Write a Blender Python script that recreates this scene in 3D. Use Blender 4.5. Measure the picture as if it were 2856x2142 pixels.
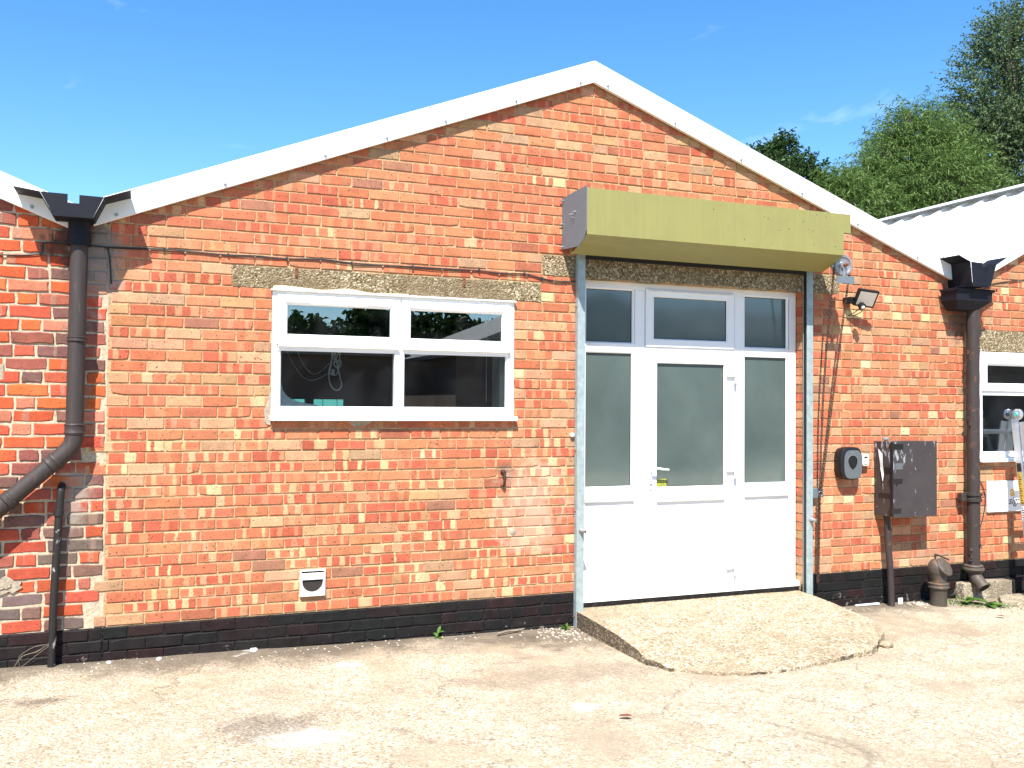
import bpy, bmesh, math, random
import numpy as np
from mathutils import Vector, Matrix, noise as mnoise

for o in list(bpy.data.objects):
    bpy.data.objects.remove(o)
SC = bpy.context.scene
COL = SC.collection
R = random.Random(11)

# ------------------------------------------------------------------ camera
CAM = Vector((-0.02297, -6.56358, 1.758566))
YAW, PITCH, ROLL, FPX = 0.378126, 0.0216806, 0.00764377, 2589.2247
fwd = Vector((math.sin(YAW) * math.cos(PITCH), math.cos(YAW) * math.cos(PITCH), math.sin(PITCH)))
rgt0 = Vector((math.cos(YAW), -math.sin(YAW), 0))
up0 = rgt0.cross(fwd)
rgt = rgt0 * math.cos(ROLL) + up0 * math.sin(ROLL)
upv = up0 * math.cos(ROLL) - rgt0 * math.sin(ROLL)
cd = bpy.data.cameras.new('camera')
cd.sensor_width = 36.0
cd.lens = 36.0 * FPX / 2856.0
cd.clip_start, cd.clip_end = 0.05, 800
cam = bpy.data.objects.new('camera', cd)
COL.objects.link(cam)
M = Matrix.Identity(4)
for i, v in enumerate((rgt, upv, -fwd)):
    for j in range(3):
        M[j][i] = v[j]
M.translation = CAM
cam.matrix_world = M
SC.camera = cam

# ------------------------------------------------------------------ sun and sky
SUN = Vector((-0.5, -1.0, 1.5)).normalized()          # towards the sun
SUN_EL = math.asin(SUN.z)
SUN_AZ = math.atan2(SUN.x, SUN.y)
W = bpy.data.worlds.new('World')
SC.world = W
W.use_nodes = True
nt = W.node_tree
nt.nodes.clear()
wo = nt.nodes.new('ShaderNodeOutputWorld')
bg = nt.nodes.new('ShaderNodeBackground')
sky = nt.nodes.new('ShaderNodeTexSky')
sky.sky_type = 'NISHITA'
sky.sun_disc = False
sky.sun_elevation = SUN_EL
sky.sun_rotation = SUN_AZ
sky.altitude = 30
sky.air_density = 1.0
sky.dust_density = 0.1
sky.ozone_density = 3.0
bg.inputs['Strength'].default_value = 0.112
# thin summer wisps over the whole sky, from a noise of the direction
tc = nt.nodes.new('ShaderNodeTexCoord')
mp = nt.nodes.new('ShaderNodeMapping')
mp.inputs['Scale'].default_value = (2.2, 2.2, 6.5)
mp.inputs['Location'].default_value = (3.1, 0.4, 1.7)
nz = nt.nodes.new('ShaderNodeTexNoise')
nz.inputs['Scale'].default_value = 1.6
nz.inputs['Detail'].default_value = 7
nz.inputs['Roughness'].default_value = 0.55
nz.inputs['Distortion'].default_value = 0.6
rp = nt.nodes.new('ShaderNodeValToRGB')
rp.color_ramp.elements[0].position = 0.64
rp.color_ramp.elements[1].position = 1.0
mx = nt.nodes.new('ShaderNodeMix')
mx.data_type = 'RGBA'
mx.inputs['B'].default_value = (5.6, 6.4, 7.6, 1)
nt.links.new(tc.outputs['Generated'], mp.inputs[0])
nt.links.new(mp.outputs[0], nz.inputs['Vector'])
nt.links.new(nz.outputs['Fac'], rp.inputs[0])
nt.links.new(rp.outputs['Color'], mx.inputs['Factor'])
hs = nt.nodes.new('ShaderNodeHueSaturation')
hs.inputs['Saturation'].default_value = 1.28
nt.links.new(sky.outputs[0], hs.inputs['Color'])
nt.links.new(hs.outputs[0], mx.inputs['A'])
nt.links.new(mx.outputs['Result'], bg.inputs['Color'])
nt.links.new(bg.outputs[0], wo.inputs[0])

sl = bpy.data.lights.new('sun', 'SUN')
sl.energy = 5.0
sl.angle = math.radians(0.53)
sl.color = (1.0, 0.955, 0.88)
so = bpy.data.objects.new('sun', sl)
COL.objects.link(so)
so.rotation_euler = SUN.to_track_quat('Z', 'Y').to_euler()
so.location = (-4, -8, 12)

vs = SC.view_settings
vs.view_transform = 'Standard'
vs.look = 'None'
vs.exposure = 1.17
vs.gamma = 1.0
vs.use_curve_mapping = False
try:
    SC.cycles.max_bounces = 8
    SC.cycles.diffuse_bounces = 4
    SC.cycles.transparent_max_bounces = 12
    SC.cycles.use_denoising = True
except Exception:
    pass

# ------------------------------------------------------------------ material helpers
def new_mat(name):
    m = bpy.data.materials.new(name)
    m.use_nodes = True
    n = m.node_tree
    b = n.nodes['Principled BSDF']
    return m, n, b

def nd(n, t, **kw):
    x = n.nodes.new(t)
    for k, v in kw.items():
        if k in x.inputs:
            x.inputs[k].default_value = v
        else:
            setattr(x, k, v)
    return x

def noise(n, vec, scale, detail=3, rough=0.55, dist=0.0):
    x = nd(n, 'ShaderNodeTexNoise', Scale=scale, Detail=detail, Roughness=rough, Distortion=dist)
    n.links.new(vec, x.inputs['Vector'])
    return x.outputs['Fac']

def ramp(n, fac, *stops):
    r = n.nodes.new('ShaderNodeValToRGB')
    el = r.color_ramp.elements
    while len(el) < len(stops):
        el.new(0.5)
    for e, (p, c) in zip(el, stops):
        e.position = p
        e.color = (c, c, c, 1) if isinstance(c, (int, float)) else (*c, 1)
    n.links.new(fac, r.inputs[0])
    return r.outputs['Color']

def mixc(n, fac, a, b, mode='MIX'):
    x = n.nodes.new('ShaderNodeMix')
    x.data_type = 'RGBA'
    x.blend_type = mode
    for k, v in (('Factor', fac), ('A', a), ('B', b)):
        if isinstance(v, (int, float)):
            x.inputs[k].default_value = v if k == 'Factor' else (v, v, v, 1)
        elif isinstance(v, tuple):
            x.inputs[k].default_value = (*v, 1) if len(v) == 3 else v
        else:
            n.links.new(v, x.inputs[k])
    return x.outputs['Result']

def math_(n, op, a, b=None, c=None):
    x = n.nodes.new('ShaderNodeMath')
    x.operation = op
    for i, v in enumerate((a, b, c)):
        if v is None:
            continue
        if isinstance(v, (int, float)):
            x.inputs[i].default_value = v
        else:
            n.links.new(v, x.inputs[i])
    return x.outputs[0]

def sstep(n, v, a, b):
    x = n.nodes.new('ShaderNodeMapRange')
    x.interpolation_type = 'SMOOTHSTEP'
    for k, q in (('Value', v), ('From Min', a), ('From Max', b)):
        if isinstance(q, (int, float)):
            x.inputs[k].default_value = q
        else:
            n.links.new(q, x.inputs[k])
    return x.outputs[0]

def bump(n, b, h, dist, strength=1.0):
    x = nd(n, 'ShaderNodeBump', Strength=strength, Distance=dist)
    n.links.new(h, x.inputs['Height'])
    n.links.new(x.outputs[0], b.inputs['Normal'])
    return x

def pos(n):
    return n.nodes.new('ShaderNodeNewGeometry').outputs['Position']

def objc(n):
    return n.nodes.new('ShaderNodeTexCoord').outputs['Object']

def simple(name, col, rough=0.5, metal=0.0, var=0.12, scale=18, bmp=0.0, bscale=120, spec=0.5, dirt=None, dscale=6, dlo=0.55, dhi=0.75):
    m, n, b = new_mat(name)
    p = pos(n)
    f = noise(n, p, scale, 4)
    lo = tuple(c * (1 - var) for c in col)
    hi = tuple(min(1, c * (1 + var)) for c in col)
    c = ramp(n, f, (0.3, lo), (0.7, hi))
    if dirt:
        g = noise(n, p, dscale, 6, 0.65, 0.4)
        c = mixc(n, ramp(n, g, (dlo, 0.0), (dhi, 1.0)), c, dirt)
    n.links.new(c, b.inputs['Base Color'])
    b.inputs['Roughness'].default_value = rough
    b.inputs['Metallic'].default_value = metal
    b.inputs['Specular IOR Level'].default_value = spec
    if bmp:
        bump(n, b, noise(n, p, bscale, 4), bmp)
    return m

MT = {}
MT['pvc'] = simple('white_pvc', (0.80, 0.80, 0.79), 0.32, var=0.02, scale=4, dirt=(0.62, 0.58, 0.50), dscale=5, dlo=0.66, dhi=0.95)
MT['pvc_trim'] = simple('aged_white_pvc', (0.74, 0.73, 0.71), 0.4, var=0.06, scale=8, dirt=(0.5, 0.45, 0.38), dscale=14, dlo=0.5, dhi=0.85)
MT['fascia'] = simple('white_fascia', (0.82, 0.82, 0.80), 0.4, var=0.02, scale=2, dirt=(0.66, 0.62, 0.55), dscale=3, dlo=0.68, dhi=0.95)
MT['sheet'] = simple('white_roof_sheet', (0.66, 0.66, 0.64), 0.55, var=0.06, scale=3, dirt=(0.46, 0.41, 0.33), dscale=7, dlo=0.56, dhi=0.78)
MT['green'] = simple('olive_green_steel', (0.232, 0.218, 0.068), 0.45, var=0.05, scale=14, dirt=(0.19, 0.175, 0.06), dscale=22, dlo=0.72, dhi=0.85)
def mk_hood():
    m, n, b = new_mat('olive_green_painted_steel')
    p = pos(n)
    mp_ = nd(n, 'ShaderNodeMapping')
    mp_.inputs['Scale'].default_value = (38, 38, 1.6)
    n.links.new(p, mp_.inputs[0])
    f = noise(n, mp_.outputs[0], 1.0, 5, 0.6)
    c = ramp(n, f, (0.30, (0.216, 0.203, 0.063)), (0.5, (0.230, 0.216, 0.068)), (0.72, (0.240, 0.226, 0.074)))
    g = noise(n, p, 2.2, 6, 0.65, 0.6)
    c = mixc(n, ramp(n, g, (0.52, 0.0), (0.78, 0.45)), c, (0.17, 0.155, 0.06))
    n.links.new(c, b.inputs['Base Color'])
    n.links.new(ramp(n, g, (0.3, 0.38), (0.7, 0.6)), b.inputs['Roughness'])
    bump(n, b, noise(n, p, 3.0, 3), 0.004)
    return m
MT['green'] = mk_hood()
MT['galv'] = simple('galvanised_steel', (0.30, 0.37, 0.37), 0.45, metal=0.25, var=0.14, scale=22, dirt=(0.42, 0.48, 0.48), dscale=18, dlo=0.5, dhi=0.75)
MT['plate'] = simple('grey_end_plate', (0.125, 0.155, 0.180), 0.55, metal=0.1, var=0.08, scale=40, dirt=(0.17, 0.20, 0.23), dscale=60, dlo=0.6, dhi=0.8)
MT['zinc'] = simple('zinc_fixing', (0.36, 0.35, 0.34), 0.35, metal=0.6, var=0.1)
MT['rust'] = simple('rusty_iron', (0.16, 0.055, 0.022), 0.85, var=0.35, scale=90, bmp=0.001, dirt=(0.34, 0.11, 0.03), dscale=70)
MT['rustchain'] = simple('rusty_chain', (0.045, 0.019, 0.013), 0.7, metal=0.3, var=0.4, scale=60, dirt=(0.13, 0.055, 0.03), dscale=90)
MT['black'] = simple('black_plastic', (0.010, 0.010, 0.011), 0.4, var=0.1, spec=0.3)
MT['gutter'] = simple('dark_coated_gutter', (0.0085, 0.0095, 0.015), 0.6, var=0.15, scale=12, dirt=(0.04, 0.04, 0.04), dscale=26, dlo=0.66, dhi=0.85, spec=0.2)
MT['rubber'] = simple('black_rubber', (0.012, 0.012, 0.012), 0.7, var=0.1)
MT['greyface'] = simple('grey_plastic', (0.095, 0.11, 0.118), 0.35, var=0.03)
MT['lens'] = simple('floodlight_glass', (0.52, 0.47, 0.41), 0.25, var=0.03)
MT['alum'] = simple('aluminium', (0.62, 0.63, 0.65), 0.33, metal=0.75, var=0.06, scale=30)
MT['red'] = simple('red_plastic', (0.62, 0.02, 0.02), 0.4, var=0.05)
MT['teal'] = simple('teal_steel', (0.10, 0.42, 0.38), 0.5, var=0.08)
MT['cable'] = simple('black_cable', (0.018, 0.016, 0.015), 0.6, var=0.3, scale=40)
MT['cord'] = simple('white_cord', (0.62, 0.62, 0.60), 0.5, var=0.05)
MT['keysafe'] = simple('pale_grey_cast_metal', (0.60, 0.60, 0.57), 0.4, var=0.05)
MT['signwhite'] = simple('white_sign_board', (0.80, 0.80, 0.80), 0.35, var=0.01)
MT['signyellow'] = simple('yellow_print', (0.75, 0.42, 0.02), 0.5, var=0.02)
MT['ink'] = simple('black_print', (0.015, 0.015, 0.015), 0.5, var=0.02)
MT['stickeryellow'] = simple('yellow_sticker', (0.36, 0.37, 0.04), 0.4, var=0.03)
MT['labelyellow'] = simple('ladder_yellow_label', (0.55, 0.36, 0.05), 0.4, var=0.03)
MT['paper'] = simple('white_paper', (0.72, 0.71, 0.68), 0.7, var=0.08, scale=30)
MT['card'] = simple('brown_cardboard', (0.34, 0.21, 0.10), 0.8, var=0.1, scale=20)
MT['tape'] = simple('black_tape', (0.010, 0.010, 0.010), 0.3, var=0.1)
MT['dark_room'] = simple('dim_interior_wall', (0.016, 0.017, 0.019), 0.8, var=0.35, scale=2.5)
MT['plaster'] = simple('pale_reveal_plaster', (0.55, 0.55, 0.54), 0.7, var=0.05)
MT['paleboard'] = simple('pale_blue_board', (0.66, 0.72, 0.80), 0.5, var=0.05)
MT['darkvent'] = simple('dark_duct', (0.02, 0.014, 0.012), 0.8, var=0.2)
MT['opp'] = simple('opposite_wall', (0.10, 0.075, 0.06), 0.8, var=0.2, scale=1)
MT['opproof'] = simple('opposite_roof', (0.17, 0.165, 0.155), 0.7, var=0.1, scale=1)
MT['bark'] = simple('bark', (0.10, 0.075, 0.055), 0.9, var=0.3, scale=20, bmp=0.01, bscale=30)
MT['pebble'] = simple('pale_stone', (0.40, 0.36, 0.29), 0.85, var=0.45, scale=25)
MT['whitestone'] = simple('white_stone', (0.66, 0.64, 0.59), 0.8, var=0.15, scale=40)
MT['twig'] = simple('dry_twig', (0.22, 0.18, 0.13), 0.9, var=0.25, scale=60)
MT['leafred'] = simple('dead_leaf', (0.16, 0.05, 0.03), 0.8, var=0.3, scale=60)

def mk_pipe(name, col, streak, peel=None):
    m, n, b = new_mat(name)
    p = pos(n)
    mp_ = nd(n, 'ShaderNodeMapping')
    mp_.inputs['Scale'].default_value = (60, 60, 5)
    n.links.new(p, mp_.inputs[0])
    f = noise(n, mp_.outputs[0], 1.0, 5, 0.6)
    c = ramp(n, f, (0.35, tuple(x * 0.8 for x in col)), (0.62, col), (0.8, streak))
    if peel:
        g = noise(n, p, 14, 5, 0.6, 0.5)
        c = mixc(n, ramp(n, g, (0.60, 0.0), (0.64, 1.0)), c, peel)
    n.links.new(c, b.inputs['Base Color'])
    b.inputs['Roughness'].default_value = 0.55
    b.inputs['Specular IOR Level'].default_value = 0.3
    bump(n, b, noise(n, p, 90, 4), 0.0015)
    return m
MT['pipe'] = mk_pipe('grey_brown_plastic_pipe', (0.046, 0.036, 0.033), (0.13, 0.105, 0.095))
MT['iron'] = mk_pipe('painted_cast_iron', (0.042, 0.033, 0.030), (0.10, 0.08, 0.065), (0.085, 0.05, 0.033))
MT['ironrust'] = mk_pipe('weathered_cast_iron', (0.085, 0.068, 0.054), (0.15, 0.12, 0.09), (0.13, 0.075, 0.045))
MT['tarpipe'] = mk_pipe('tarred_pipe', (0.020, 0.018, 0.017), (0.06, 0.055, 0.05), (0.30, 0.29, 0.27))

# door film glass (obscured), clear glass
def mk_frost():
    m, n, b = new_mat('obscured_glass')
    p = pos(n)
    f = noise(n, p, 1.6, 4, 0.55, 0.4)
    f2 = noise(n, p, 9, 5, 0.6)
    c = ramp(n, f, (0.3, (0.058, 0.082, 0.077)), (0.7, (0.094, 0.124, 0.114)))
    c = mixc(n, ramp(n, f2, (0.66, 0.0), (0.80, 0.13)), c, (0.26, 0.28, 0.26))
    n.links.new(c, b.inputs['Base Color'])
    b.inputs['Roughness'].default_value = 0.22
    b.inputs['Coat Weight'].default_value = 1.0
    b.inputs['Coat IOR'].default_value = 1.75
    b.inputs['Coat Roughness'].default_value = 0.07
    return m
MT['frost'] = mk_frost()

def mk_glass():
    m = bpy.data.materials.new('clear_glass')
    m.use_nodes = True
    n = m.node_tree
    n.nodes.clear()
    out = n.nodes.new('ShaderNodeOutputMaterial')
    tr = nd(n, 'ShaderNodeBsdfTransparent', Color=(0.80, 0.86, 0.86, 1))
    gl = nd(n, 'ShaderNodeBsdfGlossy', Color=(1, 1, 1, 1), Roughness=0.004)
    fr = nd(n, 'ShaderNodeFresnel', IOR=1.62)
    mul = math_(n, 'MINIMUM', math_(n, 'MULTIPLY', fr.outputs[0], 3.2), 0.9)
    ms = n.nodes.new('ShaderNodeMixShader')
    n.links.new(mul, ms.inputs[0])
    n.links.new(tr.outputs[0], ms.inputs[1])
    n.links.new(gl.outputs[0], ms.inputs[2])
    # greasy film on the pane
    df = nd(n, 'ShaderNodeBsdfDiffuse', Color=(0.5, 0.52, 0.55, 1))
    g = noise(n, pos(n), 3.2, 5, 0.6, 0.5)
    fm = ramp(n, g, (0.45, 0.0), (0.85, 0.022))
    ms2 = n.nodes.new('ShaderNodeMixShader')
    n.links.new(fm, ms2.inputs[0])
    n.links.new(ms.outputs[0], ms2.inputs[1])
    n.links.new(df.outputs[0], ms2.inputs[2])
    n.links.new(ms2.outputs[0], out.inputs[0])
    return m
MT['glass'] = mk_glass()

def soot(n, p, c):
    sp = n.nodes.new('ShaderNodeSeparateXYZ')
    n.links.new(p, sp.inputs[0])
    nn = noise(n, p, 6, 6, 0.7, 0.5)
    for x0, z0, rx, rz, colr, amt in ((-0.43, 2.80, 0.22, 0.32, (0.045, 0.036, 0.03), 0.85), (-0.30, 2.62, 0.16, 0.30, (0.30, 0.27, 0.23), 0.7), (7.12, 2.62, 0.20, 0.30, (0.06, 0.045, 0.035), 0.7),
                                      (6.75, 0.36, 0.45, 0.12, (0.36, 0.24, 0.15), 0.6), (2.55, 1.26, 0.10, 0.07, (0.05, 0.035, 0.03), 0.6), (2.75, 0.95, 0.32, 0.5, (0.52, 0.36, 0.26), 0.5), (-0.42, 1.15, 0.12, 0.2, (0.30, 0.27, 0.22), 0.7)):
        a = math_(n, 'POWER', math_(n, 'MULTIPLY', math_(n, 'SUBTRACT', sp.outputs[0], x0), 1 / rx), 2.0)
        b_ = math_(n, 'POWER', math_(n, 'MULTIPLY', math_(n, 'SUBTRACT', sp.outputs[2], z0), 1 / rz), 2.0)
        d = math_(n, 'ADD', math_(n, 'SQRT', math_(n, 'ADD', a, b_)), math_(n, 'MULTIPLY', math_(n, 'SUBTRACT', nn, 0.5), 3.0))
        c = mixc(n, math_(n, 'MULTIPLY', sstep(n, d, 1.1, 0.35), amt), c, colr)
    return c

# bricks: colours come with each brick (attributes), the shader adds bands, kiss marks, grain
def mk_brick(name, rough_bump=0.0012, speck=1.0, paint=False):
    m, n, b = new_mat(name)
    A = {}
    for k in ('col', 'col2', 'band', 'buv'):
        a = n.nodes.new('ShaderNodeAttribute')
        a.attribute_name = k
        A[k] = a
    sx = n.nodes.new('ShaderNodeSeparateXYZ')
    n.links.new(A['buv'].outputs['Vector'], sx.inputs[0])
    u, v, seed = sx.outputs
    p = pos(n)
    off = n.nodes.new('ShaderNodeVectorMath')
    off.operation = 'ADD'
    cmb = n.nodes.new('ShaderNodeCombineXYZ')
    n.links.new(math_(n, 'MULTIPLY', seed, 37.0), cmb.inputs[1])
    n.links.new(p, off.inputs[0])
    n.links.new(cmb.outputs[0], off.inputs[1])
    pp = off.outputs[0]
    wob = math_(n, 'MULTIPLY', math_(n, 'SUBTRACT', noise(n, pp, 26, 4, 0.6), 0.5), 0.11)
    uu = math_(n, 'ADD', u, wob)
    sb = n.nodes.new('ShaderNodeSeparateXYZ')
    n.links.new(A['band'].outputs['Vector'], sb.inputs[0])
    c1, w1, c2 = sb.outputs
    w2 = A['band'].outputs['Alpha']
    def bm(c, w):
        d = math_(n, 'ABSOLUTE', math_(n, 'SUBTRACT', uu, c))
        e = math_(n, 'SUBTRACT', math_(n, 'MULTIPLY', w, 0.5), d)
        return sstep(n, e, -0.008, 0.018)
    mask = math_(n, 'MAXIMUM', bm(c1, w1), bm(c2, w2))
    mask = math_(n, 'MULTIPLY', mask, A['col2'].outputs['Alpha'])
    # paler frame round the kiss marks, along the long edges
    dv = math_(n, 'MINIMUM', v, math_(n, 'SUBTRACT', 1.0, v))
    dv = math_(n, 'ADD', dv, math_(n, 'MULTIPLY', math_(n, 'SUBTRACT', noise(n, pp, 40, 3), 0.5), 0.22))
    fr = math_(n, 'MULTIPLY', math_(n, 'SUBTRACT', 1.0, sstep(n, dv, 0.06, 0.16)), A['col'].outputs['Alpha'])
    mask = math_(n, 'MAXIMUM', mask, math_(n, 'MULTIPLY', fr, 0.75))
    base = mixc(n, mask, A['col'].outputs['Color'], A['col2'].outputs['Color'])
    f1 = noise(n, pp, 11, 4, 0.6)
    f2 = noise(n, pp, 160, 4, 0.7)
    base = mixc(n, 1.0, base, ramp(n, f1, (0.3, 0.80), (0.7, 1.14)), 'MULTIPLY')
    base = mixc(n, 1.0, base, ramp(n, f2, (0.32, 0.70), (0.68, 1.20)), 'MULTIPLY')
    pit = ramp(n, noise(n, pp, 75, 2, 0.5), (0.655, 0.0), (0.70, speck))
    base = mixc(n, pit, base, (0.06, 0.035, 0.02))
    # soot and lime smudges wandering over several bricks
    g = noise(n, p, 2.3, 6, 0.65, 0.6)
    base = mixc(n, ramp(n, g, (0.60, 0.0), (0.82, 0.30)), base, (0.40, 0.28, 0.17))
    g2 = noise(n, p, 1.4, 6, 0.7, 0.8)
    base = mixc(n, ramp(n, g2, (0.64, 0.0), (0.85, 0.30)), base, (0.16, 0.09, 0.06))
    if not paint:
        base = soot(n, p, base)
    if paint:
        base = mixc(n, 1.0, A['col'].outputs['Color'], ramp(n, f1, (0.3, 0.7), (0.7, 1.4)), 'MULTIPLY')
        fl = noise(n, p, 16, 6, 0.7, 0.4)
        sep = n.nodes.new('ShaderNodeSeparateXYZ')
        n.links.new(p, sep.inputs[0])
        low = sstep(n, sep.outputs[2], 0.20, 0.0)
        thr = math_(n, 'ADD', fl, math_(n, 'MULTIPLY', low, 0.10))
        base = mixc(n, ramp(n, thr, (0.66, 0.0), (0.72, 0.75)), base, (0.19, 0.16, 0.13))
    n.links.new(base, b.inputs['Base Color'])
    b.inputs['Roughness'].default_value = 0.85 if not paint else 0.6
    b.inputs['Specular IOR Level'].default_value = 0.25 if not paint else 0.15
    h = math_(n, 'ADD', math_(n, 'MULTIPLY', f2, 0.5), math_(n, 'MULTIPLY', noise(n, pp, 45, 4, 0.6), 0.8))
    bump(n, b, h, rough_bump)
    return m
MT['brick'] = mk_brick('fletton_brick')
MT['oldbrick'] = mk_brick('old_red_brick', 0.0045, 0.8)
MT['blackbrick'] = mk_brick('black_painted_brick', 0.003, 0.0, paint=True)

def mk_mortar(name, a, c, d, dark):
    m, n, b = new_mat(name)
    p = pos(n)
    f = noise(n, p, 60, 5, 0.7)
    col = ramp(n, f, (0.28, d), (0.5, a), (0.72, c))
    v = nd(n, 'ShaderNodeTexVoronoi', Scale=230.0)
    n.links.new(p, v.inputs['Vector'])
    col = mixc(n, ramp(n, v.outputs['Distance'], (0.0, 0.35), (0.35, 0.0)), col, c)
    g = noise(n, p, 3.0, 5, 0.65, 0.5)
    col = mixc(n, ramp(n, g, (0.55, 0.0), (0.8, dark)), col, d)
    if 'mortar' in name:
        col = soot(n, p, col)
    n.links.new(col, b.inputs['Base Color'])
    b.inputs['Roughness'].default_value = 0.95
    b.inputs['Specular IOR Level'].default_value = 0.1
    bump(n, b, noise(n, p, 130, 5, 0.7), 0.004)
    return m
MT['mortar'] = mk_mortar('sandy_mortar', (0.43, 0.285, 0.155), (0.54, 0.385, 0.23), (0.20, 0.115, 0.06), 0.6)
MT['oldmortar'] = mk_mortar('pale_lime_mortar', (0.46, 0.385, 0.27), (0.57, 0.49, 0.365), (0.24, 0.19, 0.13), 0.6)
MT['blackmortar'] = mk_mortar('bitumen_paint', (0.016, 0.014, 0.013), (0.05, 0.045, 0.04), (0.010, 0.009, 0.009), 0.5)
MT['patch'] = mk_mortar('cement_patch', (0.34, 0.285, 0.215), (0.46, 0.40, 0.31), (0.20, 0.16, 0.115), 0.5)
MT['foam'] = mk_mortar('cream_sealant', (0.62, 0.53, 0.38), (0.7, 0.63, 0.49), (0.45, 0.36, 0.24), 0.3)

def mk_aggregate(name, base, light, dark, scale, stain, bmp=0.003, wallband=False):
    m, n, b = new_mat(name)
    p = pos(n)
    v = nd(n, 'ShaderNodeTexVoronoi', Scale=scale)
    n.links.new(p, v.inputs['Vector'])
    sp = n.nodes.new('ShaderNodeSeparateColor')
    n.links.new(v.outputs['Color'], sp.inputs[0])
    c = ramp(n, sp.outputs[0], (0.0, dark), (0.22, base), (0.62, base), (0.86, light), (1.0, tuple(min(0.8, x * 1.12) for x in light)))
    edge = ramp(n, v.outputs['Distance'], (0.30, 0.0), (0.75, 0.55))
    c = mixc(n, edge, c, tuple(x * 0.62 for x in base))
    v2 = nd(n, 'ShaderNodeTexVoronoi', Scale=scale * 0.36)
    n.links.new(p, v2.inputs['Vector'])
    sp2 = n.nodes.new('ShaderNodeSeparateColor')
    n.links.new(v2.outputs['Color'], sp2.inputs[0])
    big = math_(n, 'MULTIPLY', ramp(n, sp2.outputs[1], (0.80, 0.0), (0.84, 0.8)), ramp(n, v2.outputs['Distance'], (0.32, 1.0), (0.40, 0.0)))
    c = mixc(n, big, c, ramp(n, sp2.outputs[2], (0.0, dark), (0.45, (0.36, 0.25, 0.15)), (0.6, light)))
    f = noise(n, p, 1.1, 6, 0.6, 0.6)
    c = mixc(n, ramp(n, f, (0.50, 0.0), (0.66, 0.75)), c, stain)
    f2 = noise(n, p, 4.5, 6, 0.7, 0.3)
    c = mixc(n, 1.0, c, ramp(n, f2, (0.3, 0.80), (0.7, 1.12)), 'MULTIPLY')
    if wallband:
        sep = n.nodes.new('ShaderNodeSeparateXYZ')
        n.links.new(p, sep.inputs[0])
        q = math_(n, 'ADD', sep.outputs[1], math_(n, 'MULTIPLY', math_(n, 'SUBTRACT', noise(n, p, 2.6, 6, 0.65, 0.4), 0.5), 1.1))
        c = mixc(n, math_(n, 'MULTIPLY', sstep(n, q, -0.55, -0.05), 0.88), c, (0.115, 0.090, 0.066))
        # oil stains, cement splashes, smoother worn patches
        o3 = noise(n, p, 0.75, 5, 0.6, 1.5)
        c = mixc(n, ramp(n, o3, (0.52, 0.0), (0.60, 0.6)), c, mixc(n, 0.5, c, (0.30, 0.24, 0.175)))
        o1 = noise(n, p, 1.3, 6, 0.68, 1.4)
        c = mixc(n, ramp(n, o1, (0.61, 0.0), (0.72, 0.62)), c, (0.125, 0.105, 0.085))
        o2 = noise(n, p, 2.4, 5, 0.6, 0.2)
        c = mixc(n, ramp(n, o2, (0.68, 0.0), (0.76, 0.75)), c, (0.60, 0.57, 0.51))
        wb = nd(n, 'ShaderNodeTexNoise', Scale=5.0, Detail=6.0, Roughness=0.65)
        n.links.new(p, wb.inputs['Vector'])
        for (sx_, sy_, rx_, ry_, colr, amt) in ((0.62, -1.62, 0.34, 0.22, (0.13, 0.11, 0.09), 0.62), (0.78, -1.78, 0.20, 0.12, (0.62, 0.60, 0.55), 0.75),
                                                (-0.55, -0.75, 0.16, 0.09, (0.07, 0.055, 0.045), 0.7), (1.25, -0.55, 0.10, 0.05, (0.62, 0.60, 0.55), 0.9),
                                                (2.55, -1.15, 0.9, 0.20, (0.20, 0.155, 0.11), 0.55), (2.9, -0.35, 0.45, 0.30, (0.10, 0.08, 0.06), 0.75),
                                                (5.9, -1.0, 0.7, 0.25, (0.24, 0.18, 0.12), 0.55), (2.35, -1.75, 0.10, 0.08, (0.62, 0.60, 0.56), 0.55)):
            mpn = nd(n, 'ShaderNodeMapping')
            mpn.vector_type = 'TEXTURE'
            mpn.inputs['Location'].default_value = (sx_, sy_, 0)
            mpn.inputs['Scale'].default_value = (rx_, ry_, 50)
            n.links.new(p, mpn.inputs[0])
            ln = n.nodes.new('ShaderNodeVectorMath')
            ln.operation = 'LENGTH'
            n.links.new(mpn.outputs[0], ln.inputs[0])
            q2 = math_(n, 'ADD', ln.outputs['Value'], math_(n, 'MULTIPLY', math_(n, 'SUBTRACT', wb.outputs['Fac'], 0.5), 3.4))
            c = mixc(n, math_(n, 'MULTIPLY', math_(n, 'MULTIPLY', sstep(n, q2, 1.25, 0.25), amt), ramp(n, sp.outputs[1], (0.0, 0.45), (0.6, 1.0))), c, colr)
        # hair cracks
        vc = nd(n, 'ShaderNodeTexVoronoi', Scale=0.75, feature='DISTANCE_TO_EDGE')
        wv = n.nodes.new('ShaderNodeVectorMath')
        wv.operation = 'ADD'
        nn = nd(n, 'ShaderNodeTexNoise', Scale=1.3, Detail=7.0, Roughness=0.6)
        n.links.new(p, nn.inputs['Vector'])
        n.links.new(p, wv.inputs[0])
        n.links.new(nn.outputs['Color'], wv.inputs[1])
        n.links.new(wv.outputs[0], vc.inputs['Vector'])
        cr = math_(n, 'MULTIPLY', ramp(n, vc.outputs['Distance'], (0.0, 1.0), (0.009, 0.0)), ramp(n, noise(n, p, 0.9, 3), (0.46, 0.0), (0.56, 0.6)))
        c = mixc(n, cr, c, (0.10, 0.08, 0.06))
    n.links.new(c, b.inputs['Base Color'])
    b.inputs['Roughness'].default_value = 0.9
    b.inputs['Specular IOR Level'].default_value = 0.2
    h = math_(n, 'ADD', math_(n, 'MULTIPLY', v.outputs['Distance'], -0.7), math_(n, 'MULTIPLY', noise(n, p, 40, 5, 0.7), 0.9))
    bump(n, b, h, bmp)
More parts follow.
